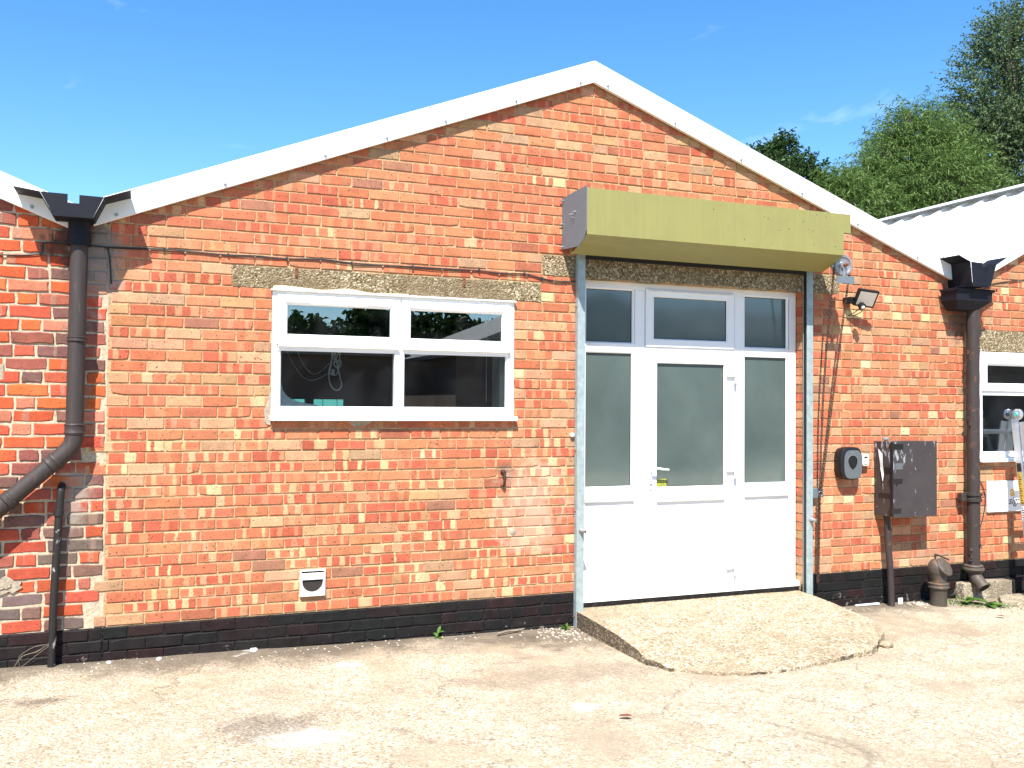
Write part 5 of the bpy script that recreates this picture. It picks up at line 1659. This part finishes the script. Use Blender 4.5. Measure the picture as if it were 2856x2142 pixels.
ld = thing('ladder', 'folded aluminium ladder with red feet leaning on the right window', 'ladder', (7.66, -0.2, -0.03))
La, Lb = Vector((7.618, -0.135, 1.655)), Vector((7.605, -0.345, -0.035))
Ld = (Lb - La).normalized()
Lx = Vector((1, 0, 0)); Lx = (Lx - Ld * Lx.dot(Ld)).normalized()
Ly = Ld.cross(Lx)
if Ly.y > 0:
    Ly = -Ly                                              # towards the camera side
def stile(o, w, t, l0, l1):
    a = La + o
    # channel section: web and two flanges
    mb = MB()
    for (x0, x1, y0, y1) in ((0, t, 0, w), (t, t * 3.0, 0, t), (t, t * 3.0, w - t, w)):
        mb.loops([[a + Ld * l + Lx * xx + Ly * yy for xx, yy in ((x0, y0), (x1, y0), (x1, y1), (x0, y1))] for l in (l0, l1)])
    return mb
LW = 0.42
for sx_, off_ in ((0, 0.0), (1, 0.0)):
    ox = Lx * (LW * sx_)
    for name_, oy, l0 in (('outer_stile', 0.0, 0.0), ('inner_stile', 0.085, 0.04)):
        s_ = stile(ox + Ly * oy, 0.062, 0.008, l0, 1.70)
        obj('stile', s_, 'alum', ld)
    hb_ = La + ox + Ly * 0.07 - Ld * 0.035
    obj('hinge_knob', MB().lathe(hb_ - Lx * 0.012, Lx, [(0, 0.045), (0.004, 0.05), (0.034, 0.05), (0.038, 0.045)], 22), 'alum', ld, smooth=True)
    obj('hinge_button', MB().lathe(hb_ - Lx * 0.024, Lx, [(0, 0.018), (0.012, 0.022)], 16), 'teal' if sx_ == 0 else 'greyface', ld)
    for k_, (l_, oy) in enumerate(((1.69, 0.0), (1.69, 0.085))):
        c_ = La + ox + Ld * l_ + Ly * (oy + 0.03)
        obj('foot', MB().loops([[c_ + Lx * a + Ly * b + Ld * t for a, b in ((-0.006, -0.04), (0.034, -0.04), (0.034, 0.04), (-0.006, 0.04))] for t in (-0.05, 0.02)]), 'rubber', ld, bevel=0.004)
for oy in (0.012, 0.098):
    for k_ in range(5):
        c_ = La + Ld * (0.14 + 0.30 * k_) + Ly * (oy + 0.02)
        obj('rung', MB().loops([[c_ + Lx * t + Ld * a + Ly * b for a, b in ((-0.014, -0.016), (0.014, -0.016), (0.014, 0.016), (-0.014, 0.016))] for t in (0.01, LW)]), 'alum', ld, bevel=0.003)
for k_ in range(5):
    c_ = La + Ld * (0.15 + 0.30 * k_) + Ly * 0.155
    obj('red_clip', MB().loops([[c_ + Lx * a + Ld * b + Ly * t for a, b in ((0.0, -0.014), (0.035, -0.024), (0.05, 0.0), (0.035, 0.024), (0.0, 0.014))] for t in (-0.012, 0.014)]), 'red', ld, bevel=0.003)
for l0, l1, mt, oy in ((0.42, 0.50, 'ink', 0.0), (0.51, 0.80, 'labelyellow', 0.0), (0.82, 0.96, 'paper', 0.0), (0.42, 0.66, 'paper', 0.085), (0.67, 0.80, 'labelyellow', 0.085), (0.95, 1.25, 'paper', 0.085)):
    a = La + Ly * oy
    lb_ = obj('label', MB().loops([[a + Ld * l + Lx * x_ + Ly * y_ for x_, y_ in ((-0.001, 0.008), (-0.001, 0.054), (-0.0003, 0.054), (-0.0003, 0.008))] for l in (l0, l1)]), mt, ld)
    b_ = MB()
    n_ = int((l1 - l0) / 0.022)
    for i in range(n_):
        if mt == 'ink':
            break
        l = l0 + 0.012 + i * 0.022
        b_.loops([[a + Ld * (l + dl_) + Lx * x_ + Ly * y_ for x_, y_ in ((-0.0018, 0.014), (-0.0018, 0.014 + 0.012 + 0.022 * ((i * 7 % 5) / 5)), (-0.0011, 0.014 + 0.012 + 0.022 * ((i * 7 % 5) / 5)), (-0.0011, 0.014))] for dl_ in (0, 0.010)])
    if b_.v:
        obj('print', b_, 'ink', lb_)

# ------------------------------------------------------------------ small things on the ground
rg = random.Random(14)
def stone(x, y, s, mat='whitestone', zoff=0.0, flat=0.6):
    bm = bmesh.new()
    bmesh.ops.create_icosphere(bm, subdivisions=2, radius=s)
    for v in bm.verts:
        n = mnoise.noise(v.co * (1.6 / s) + Vector((x * 13, y * 7, 0)))
        v.co *= 1 + 0.28 * n
        v.co.z *= flat
    me = bpy.data.meshes.new('stone')
    bm.to_mesh(me); bm.free()
    for p in me.polygons:
        p.use_smooth = True
    o = link_mesh('stone', me, mat)
    o.location = (x, y, gz(x, y) + s * flat * 0.55 + zoff)
    o.rotation_euler = (0, 0, rg.uniform(0, 6))
    return o
tag(stone(0.70, -0.05, 0.030), 'largest white stone lying against the black plinth', 'stone', 'white stones along the plinth')
tag(stone(0.10, -0.08, 0.020), 'white stone in front of the plinth near the tarry pipe', 'stone', 'white stones along the plinth')
tag(stone(-0.20, -0.07, 0.017), 'small white stone closest to the foot of the tarry pipe', 'stone', 'white stones along the plinth')
tag(stone(5.06, -1.22, 0.055, 'ramp', 0.0, 0.5), 'broken lump of concrete at the right corner of the ramp', 'rubble')
gm = MB()
def scat(n, fx, smin, smax):
    for i in range(n):
        x, y = fx()
        s = rg.uniform(smin, smax)
        k = 5
        top = [(x + s * math.cos(2 * math.pi * (j + rg.random() * 0.5) / k), y + s * math.sin(2 * math.pi * (j + rg.random() * 0.5) / k), gz(x, y) + s * 0.25) for j in range(k)]
        bot = [(px, py, gz(x, y) - 0.004) for px, py, pz in top]
        ap = [(x + s * 0.2, y, gz(x, y) + s * 0.75)]
        kk = len(gm.v)
        gm.v += top + bot + ap
        gm.f += [(kk + j, kk + (j + 1) % k, kk + 2 * k) for j in range(k)] + [(kk + k + j, kk + k + (j + 1) % k, kk + (j + 1) % k, kk + j) for j in range(k)]
scat(190, lambda: (rg.uniform(-1.2, 3.1), -abs(rg.gauss(0, 0.10)) - 0.01), 0.003, 0.010)
scat(130, lambda: (rg.uniform(5.35, 7.4), -abs(rg.gauss(0, 0.09)) - 0.02), 0.003, 0.011)
scat(160, lambda: (rg.gauss(3.0, 0.12), -abs(rg.gauss(0.15, 0.16))), 0.003, 0.011)
scat(420, lambda: (rg.uniform(-2, 8), rg.uniform(-4.2, -0.2)), 0.003, 0.008)
scat(90, lambda: (rg.gauss(6.50, 0.07), -abs(rg.gauss(0.1, 0.04))), 0.005, 0.016)
tag(obj('gravel', gm, 'pebble'), kind='stuff')
tag(obj('twig', MB().tube([(2.43, -0.135, gz(2.4, 0) + 0.022), (2.52, -0.10, gz(2.5, 0) + 0.026), (2.60, -0.075, gz(2.6, 0) + 0.020), (2.68, -0.045, gz(2.7, 0) + 0.022)], [0.010, 0.009, 0.011, 0.006], 6), 'twig'), 'dry stick lying beside the plinth left of the ramp', 'stick')
def dead_leaf(x, y, lab, s=0.03):
    a = rg.uniform(0, 6)
    z = gz(x, y) + 0.012
    pts = [(s * 1.6 * math.cos(t), s * 0.8 * math.sin(t) * (1 - 0.3 * math.cos(t))) for t in [2 * math.pi * i / 10 for i in range(10)]]
    rot = lambda p: (x + p[0] * math.cos(a) - p[1] * math.sin(a), y + p[0] * math.sin(a) + p[1] * math.cos(a))
    up_ = [(*rot(p), z + 0.008 + 0.25 * abs(p[1])) for p in pts]
    dn_ = [(*rot(p), z + 0.006 + 0.25 * abs(p[1])) for p in pts]
    tag(obj('fallen_leaf', MB().loops([dn_, up_]), 'leafred'), lab, 'leaf')
dead_leaf(2.45, -2.05, 'dark red dead leaf lying in the yard below the ramp', 0.022)
dead_leaf(6.75, -0.75, 'brown dead leaf on the concrete at the right edge', 0.022)
tag(obj('paper_scrap', MB().box(6.30, 6.35, -0.075, -0.069, gz(6.3, 0) + 0.005, gz(6.3, 0) + 0.06), 'paper'), 'small white paper scrap beside the foot of the conduit', 'litter')
tag(obj('wood_strip', MB().loops([[(5.83, -0.05, gz(5.8, 0) + 0.012), (5.83, -0.066, gz(5.8, 0) + 0.012), (5.83, -0.066, gz(5.8, 0) + 0.024), (5.83, -0.05, gz(5.8, 0) + 0.024)], [(6.08, -0.06, gz(6, 0) + 0.016), (6.08, -0.08, gz(6, 0) + 0.016), (6.08, -0.08, gz(6, 0) + 0.03), (6.08, -0.06, gz(6, 0) + 0.03)]]), 'paper'), 'pale wooden strip on the ground left of the conduit', 'litter')

def leafy(name, lab, cat, x, y, leaves, kind=None):
    """leaves: list of (azimuth, elevation, length, width, stem height)"""
    r = thing(name, lab, cat, (x, y, gz(x, y)))
    for (az, el_, L, wd, h) in leaves:
        d = Vector((math.cos(az) * math.cos(el_), math.sin(az) * math.cos(el_), math.sin(el_)))
        s = Vector((-math.sin(az), math.cos(az), 0))
        base = Vector((x, y, gz(x, y) + h))
        rows = []
        for k in range(7):
            f = k / 6
            wv = wd * math.sin(math.pi * min(0.97, f * 0.9 + 0.06)) * 0.5
            q = base + d * (L * f) + Vector((0, 0, -0.25 * L * f * f))
            rows.append([q - s * wv + Vector((0, 0, wv * 0.35)), q, q + s * wv + Vector((0, 0, wv * 0.35))])
        mb = MB()
        mb.loops(rows, False, False, closed=False)
        o = obj('leaf', mb, 'weed', r, recalc=False)
        a = o.data.attributes.new('tint', 'FLOAT', 'POINT')
        t0 = rg.uniform(0.2, 0.9)
        a.data.foreach_set('value', [t0] * len(o.data.vertices))
    return r
leafy('weed', 'single small green seedling at the foot of the black plinth', 'weed', 2.0, -0.035,
      [(2.0, 0.8, 0.07, 0.03, 0.0), (0.6, 1.2, 0.10, 0.03, 0.01), (-1.2, 0.3, 0.06, 0.03, 0.0), (4.0, 0.4, 0.05, 0.025, 0.0), (-0.3, 0.5, 0.06, 0.03, 0.03)])
leafy('weed', 'low yellow green weed tuft left of the guide rail foot', 'weed', 3.02, -0.07,
      [(rg.uniform(0, 6.3), rg.uniform(0.2, 1.0), rg.uniform(0.04, 0.08), rg.uniform(0.012, 0.02), 0.0) for i in range(16)])
leafy('weed', 'broad leaved green dock weed at the foot of the right wall', 'weed', 6.98, -0.20,
      [(-2.4, 0.35, 0.15, 0.09, 0.02), (-1.1, 0.3, 0.19, 0.10, 0.02), (-0.5, 0.25, 0.17, 0.09, 0.02), (0.2, 0.45, 0.12, 0.07, 0.02), (-1.7, 0.7, 0.11, 0.07, 0.02), (2.8, 0.5, 0.12, 0.06, 0.02), (-3.0, 0.3, 0.12, 0.06, 0.0)])
leafy('weed', 'second broad leaved weed spreading over the right hand concrete edge', 'weed', 7.06, -0.36,
      [(-2.0, 0.25, 0.14, 0.08, 0.01), (-0.9, 0.3, 0.16, 0.08, 0.01), (-0.2, 0.2, 0.17, 0.07, 0.01), (0.6, 0.4, 0.10, 0.06, 0.01), (-1.4, 0.6, 0.10, 0.06, 0.02)])
wp = MB()
tint = []
for i in range(420):
    t = rg.random()
    x = 6.78 + 0.42 * t + rg.gauss(0, 0.06)
    y = -0.12 - 0.42 * t + rg.gauss(0, 0.06)
    if rg.random() < 0.35:
        x, y = 6.82 + rg.gauss(0, 0.07), -0.07 + rg.gauss(0, 0.03)
    az, h = rg.uniform(0, 6.3), rg.uniform(0.010, 0.032)
    s = Vector((math.cos(az), math.sin(az), 0)) * 0.0045
    b = Vector((x, y, gz(x, y)))
    tpt = b + Vector((math.cos(az + 1.5) * h * 0.7, math.sin(az + 1.5) * h * 0.7, h))
    wp.add([b - s, b + s, tpt], [(0, 1, 2)])
    tint += [rg.random() * 0.9] * 3
gro = obj('grass', wp, 'weed', recalc=False)
a = gro.data.attributes.new('tint', 'FLOAT', 'POINT')
a.data.foreach_set('value', tint)
tag(gro, kind='stuff')
dry = MB()
for i in range(4):
    dry.tube(curve_pts([(-0.70 + rg.uniform(-0.05, 0.05), -0.04, 0.10), (-0.66 + rg.uniform(-0.06, 0.06), -0.06, 0.17), (-0.60 + rg.uniform(-0.05, 0.05), -0.07, 0.22 + rg.uniform(-0.03, 0.03)), (-0.54 + rg.uniform(-0.03, 0.03), -0.08, 0.235 + rg.uniform(-0.02, 0.02))], 3), 0.0012, 4)
tag(obj('dry_grass', dry, 'twig'), 'wisps of dry straw coloured grass left of the tarry pipe foot', 'grass')
slab_ = MB().xz([(0, 0), (0, 0)], 0, 0) if False else None
tag(obj('paving_slab', MB().prism([(7.18, -0.40), (7.42, -0.16), (8.6, -0.14), (8.6, -0.55), (7.55, -0.62)], lambda p, t: (p[0], p[1], t), -0.1, 0.012), 'footing', bevel=0.006), kind='structure')

# ------------------------------------------------------------------ trees
def leaf_mesh(name, P, D, L, Wd, rng, mat, parent, curl=0.3):
    """n leaves: base points P, directions D, lengths L, widths Wd"""
    n = len(P)
    rv = rng.normal(size=(n, 3))
    S = np.cross(D, rv)
    S /= np.linalg.norm(S, axis=1)[:, None] + 1e-9
    mid = P + D * (L * 0.5)[:, None]
    tip = P + D * L[:, None] - np.array([0, 0, 1.0]) * (L * curl)[:, None]
    V = np.stack([P, mid - S * Wd[:, None] * 0.5, tip, mid + S * Wd[:, None] * 0.5], axis=1).reshape(-1, 3)
    off = np.array(base_of(parent))
    V -= off
    me = bpy.data.meshes.new(name)
    me.vertices.add(len(V))
    me.vertices.foreach_set('co', V.astype(np.float32).ravel())
    me.loops.add(n * 4)
    me.loops.foreach_set('vertex_index', np.arange(n * 4, dtype=np.int32))
    me.polygons.add(n)
    me.polygons.foreach_set('loop_start', np.arange(0, n * 4, 4, dtype=np.int32))
    me.polygons.foreach_set('loop_total', np.full(n, 4, dtype=np.int32))
    a = me.attributes.new('tint', 'FLOAT', 'POINT')
    a.data.foreach_set('value', np.repeat(rng.random(n) * 0.9, 4).astype(np.float32))
    me.update(calc_edges=True)
    me.validate()
    return link_mesh(name, me, mat, parent)

def tree(name, lab, base, blobs, nsh, per, leafL, leafW, mat, seedv, shootL=0.7, droop=0.35, upw=0.4, group='trees behind the roofs', spread=0.35, trunk_r=0.22, inner=0.25):
    """blobs: (cx,cy,cz, rx,ry,rz, weight). Shoots start on the blobs' shells and carry leaves along them."""
    rng = np.random.default_rng(seedv)
    t = thing(name, lab, 'tree', base, group)
    wts = np.array([b[6] for b in blobs], float)
    wts /= wts.sum()
    idx = rng.choice(len(blobs), nsh, p=wts)
    B = np.array([b[:6] for b in blobs])
    d = rng.normal(size=(nsh, 3))
    d /= np.linalg.norm(d, axis=1)[:, None]
    rad = rng.uniform(0.45, 1.0, nsh) ** 0.6
    # clumps: shoots gather in bunches so gaps stay between them
    ncl = max(12, nsh // 16)
    cd_ = rng.normal(size=(ncl, 3))
    cd_ /= np.linalg.norm(cd_, axis=1)[:, None]
    ci = rng.integers(0, ncl, nsh)
    d = cd_[ci] + d * spread
    d /= np.linalg.norm(d, axis=1)[:, None]
    rad = np.clip((0.50 + 0.5 * rng.random(ncl)[ci] ** 0.7) * (1 + 0.06 * rng.normal(size=nsh)), 0.25, 1.1)
    rad = np.where(rng.random(nsh) < inner, rng.uniform(0.1, 0.7, nsh), rad)
    S0 = B[idx, :3] + d * B[idx, 3:] * rad[:, None]
    dirn = d * np.array([1, 1, 0.8]) + np.array([0, 0, upw]) + rng.normal(size=(nsh, 3)) * 0.35
    dirn /= np.linalg.norm(dirn, axis=1)[:, None]
    sl2 = shootL * rng.uniform(0.5, 1.2, nsh)
    f = np.tile((np.arange(per) + 0.5) / per, (nsh, 1)) + rng.normal(size=(nsh, per)) * 0.03
    P = S0[:, None, :] + dirn[:, None, :] * (sl2[:, None] * f)[:, :, None]
    P[:, :, 2] -= droop * sl2[:, None] * f ** 2
    side = rng.normal(size=(nsh, per, 3))
    LD = dirn[:, None, :] * 0.7 + side * 0.55
    LD[:, :, 2] -= droop * 0.8 * f
    LD /= np.linalg.norm(LD, axis=2)[:, :, None]
    n = nsh * per
    L = leafL * rng.uniform(0.6, 1.25, n)
    leaf_mesh('crown', P.reshape(-1, 3), LD.reshape(-1, 3), L, leafW * rng.uniform(0.7, 1.2, n), rng, mat, t)
    # trunk and limbs
    rr = random.Random(seedv)
    tb = Vector(base)
    main_c = Vector(blobs[0][:3])
    mb = MB()
    top = Vector((main_c.x, main_c.y, main_c.z - blobs[0][5] * 0.55))
    mb.tube([tb.lerp(top, q) + Vector((0.12 * math.sin(q * 5), 0.1 * math.cos(q * 4), 0)) for q in (0, 0.25, 0.5, 0.75, 1)], [trunk_r * (1 - 0.62 * q) for q in (0, 0.25, 0.5, 0.75, 1)], 9)
    obj('trunk', mb, 'bark', t, smooth=True)
    lm_ = MB()
    for b in blobs:
        c = Vector(b[:3])
        for k in range(7):
            dd = Vector((rr.gauss(0, 1), rr.gauss(0, 1), rr.gauss(0.3, 0.8))).normalized()
            e = c + Vector((dd.x * b[3], dd.y * b[4], dd.z * b[5])) * 0.85
            s = tb.lerp(top, rr.uniform(0.5, 1.0))
            m_ = s.lerp(e, 0.5) + Vector((rr.uniform(-0.2, 0.2), rr.uniform(-0.2, 0.2), rr.uniform(-0.1, 0.3)))
            lm_.tube([s, m_, e], [trunk_r * 0.28, trunk_r * 0.16, 0.015], 6)
    obj('limbs', lm_, 'bark', t, smooth=True)
    return t
tree('pine_tree', 'dark pointed evergreen tree rising just behind the gable slope', (16.1, 14.0, 0),
     [(15.75, 14, 7.45, 1.35, 1.2, 0.95, 3), (15.95, 14, 8.30, 0.30, 0.3, 0.72, 0.9), (15.1, 14, 8.0, 0.55, 0.6, 0.5, 1), (16.75, 14, 8.0, 0.35, 0.5, 0.5, 0.6), (16.2, 14.3, 6.0, 2.2, 1.5, 1.4, 2)],
     1500, 18, 0.13, 0.055, 'leaf_dark', 5, shootL=0.38, droop=0.15, upw=0.5, spread=0.25)
tree('willow_tree', 'bright green feathery willow with a rounded crown behind the roofs', (20.4, 14.5, 0),
     [(20.7, 14, 8.2, 1.70, 1.6, 1.55, 5), (20.6, 14, 9.35, 0.85, 0.9, 0.65, 1.5), (19.3, 13.8, 7.6, 1.3, 1.2, 1.05, 2.4), (18.6, 14, 7.0, 1.3, 1.0, 0.9, 1.4), (21.9, 14, 8.2, 1.0, 1.1, 1.3, 2.2), (20.2, 14, 6.3, 2.8, 1.6, 1.3, 3), (20.1, 13.8, 9.85, 0.28, 0.3, 0.40, 0.22), (20.9, 13.8, 10.0, 0.30, 0.3, 0.40, 0.26), (21.55, 13.8, 9.4, 0.30, 0.3, 0.45, 0.22), (19.4, 13.8, 8.9, 0.35, 0.3, 0.40, 0.22), (18.5, 13.8, 8.1, 0.40, 0.3, 0.40, 0.24), (22.4, 13.8, 8.7, 0.30, 0.3, 0.45, 0.2)],
     3700, 22, 0.18, 0.027, 'leaf_willow', 6, shootL=1.0, droop=0.40, upw=0.6, spread=0.24, inner=0.20)
tree('willow_tree', 'low light green willow bush between the pointed evergreen and the big willow', (17.4, 13.2, 0),
     [(17.15, 13.2, 7.2, 0.75, 0.8, 0.75, 2), (17.9, 13.2, 6.6, 1.2, 0.9, 0.9, 2), (16.6, 13.2, 7.35, 0.5, 0.5, 0.5, 0.8)],
     1100, 20, 0.15, 0.024, 'leaf_willow', 16, shootL=0.6, droop=0.3, upw=0.5, spread=0.4, trunk_r=0.12)
tree('poplar_tree', 'tall silvery green tree cut off by the right edge of the picture', (25.4, 15.0, 0),
     [(24.9, 14.5, 11.6, 1.6, 1.5, 1.9, 4), (25.6, 14.5, 13.3, 1.2, 1.1, 1.1, 2), (24.6, 14.3, 9.7, 1.5, 1.4, 1.3, 3), (26.2, 15, 10.5, 2.0, 1.6, 2.6, 4), (24.5, 14.2, 13.3, 0.45, 0.5, 0.6, 0.4), (23.9, 14, 10.4, 0.7, 0.7, 0.6, 0.8)],
     4200, 18, 0.080, 0.058, 'leaf_poplar', 8, shootL=0.75, droop=0.12, upw=0.3, spread=0.26, trunk_r=0.22, inner=0.12)
tree('willow_tree', 'green willow filling the gap under the tall silvery tree', (24.3, 13.6, 0),
     [(24.3, 13.6, 7.4, 1.9, 1.2, 1.2, 3), (23.3, 13.6, 7.1, 0.9, 0.9, 1.0, 1), (25.8, 13.6, 8.0, 1.6, 1.2, 1.3, 2)],
     1300, 20, 0.16, 0.026, 'leaf_willow', 26, inner=0.3, shootL=0.7, droop=0.4, upw=0.4, spread=0.4, trunk_r=0.16)

# ------------------------------------------------------------------ behind the camera: what the panes reflect
ob = thing('warehouse', 'long low warehouse across the yard mirrored in the window', 'building', (2, -21, 0))
obj('wall', MB().box(-26, 7.2, -24, -21, -0.2, 3.2), 'opp', ob)
obj('roof', MB().yz([(-20.7, 3.17), (-20.7, 3.27), (-22.6, 3.62), (-24.3, 3.25), (-24.3, 3.15)], -26.3, 7.5), 'opproof', ob)
oc_ = thing('added_warehouse', 'second long building added far right across the yard to darken the right window reflection', 'building', (34, -22, 0))  # unseen building, added so the right pane mirrors something dark
obj('wall', MB().box(19, 60, -28, -22, -0.2, 4.2), 'opp', oc_)
obj('roof', MB().yz([(-21.6, 4.15), (-21.6, 4.3), (-25, 5.6), (-28.4, 4.3), (-28.4, 4.15)], 18.7, 60.3), 'opproof', oc_)
og = thing('shed', 'gabled shed across the yard mirrored at the window side', 'building', (9, -19, 0))
obj('wall', MB().xz([(8.4, -0.2), (18, -0.2), (18, 3.3), (13.2, 5.2), (8.4, 3.3)], -27, -19), 'opp', og)
obj('roof', MB().strip([(8.0, 3.22), (13.2, 5.3), (18.4, 3.22)], lambda p, t: (p[0], t, p[1]), -27.3, -18.7, -0.12), 'opproof', og)
ORD = 'first second third fourth fifth sixth seventh eighth ninth tenth eleventh twelfth thirteenth'.split()
rt = random.Random(19)
for i in range(13):
    x = (-20, -8, -1, 3.6, 5.9, 7.6, 9.6, 11.8, 14.0, 17.5, 25, 34, 44)[i] + rt.uniform(-0.3, 0.3)  # far right trees extend the row to darken the right pane's reflection
    h = (5, 5.2, 5, 5.1, 5.4, 5.0, 5.6, 5.7, 5.3, 4.9, 6.5, 7, 7)[i]
    y = -33 + rt.uniform(-2, 2)
    tree('hedgerow_tree', ORD[i] + ' dark bushy tree in the row mirrored in the panes, counted from the left',(x, y, 0),
         [(x, y, h * 0.6, 2.5, 1.8, h * 0.36, 3), (x + rt.uniform(-1, 1), y, h * 0.86, 1.3, 1.1, 0.7, 1)], 620, 12, 0.34, 0.20, 'leaf_dark', 100 + i, shootL=0.7, droop=0.2, upw=0.3, group='trees across the yard', spread=0.4, trunk_r=0.2)
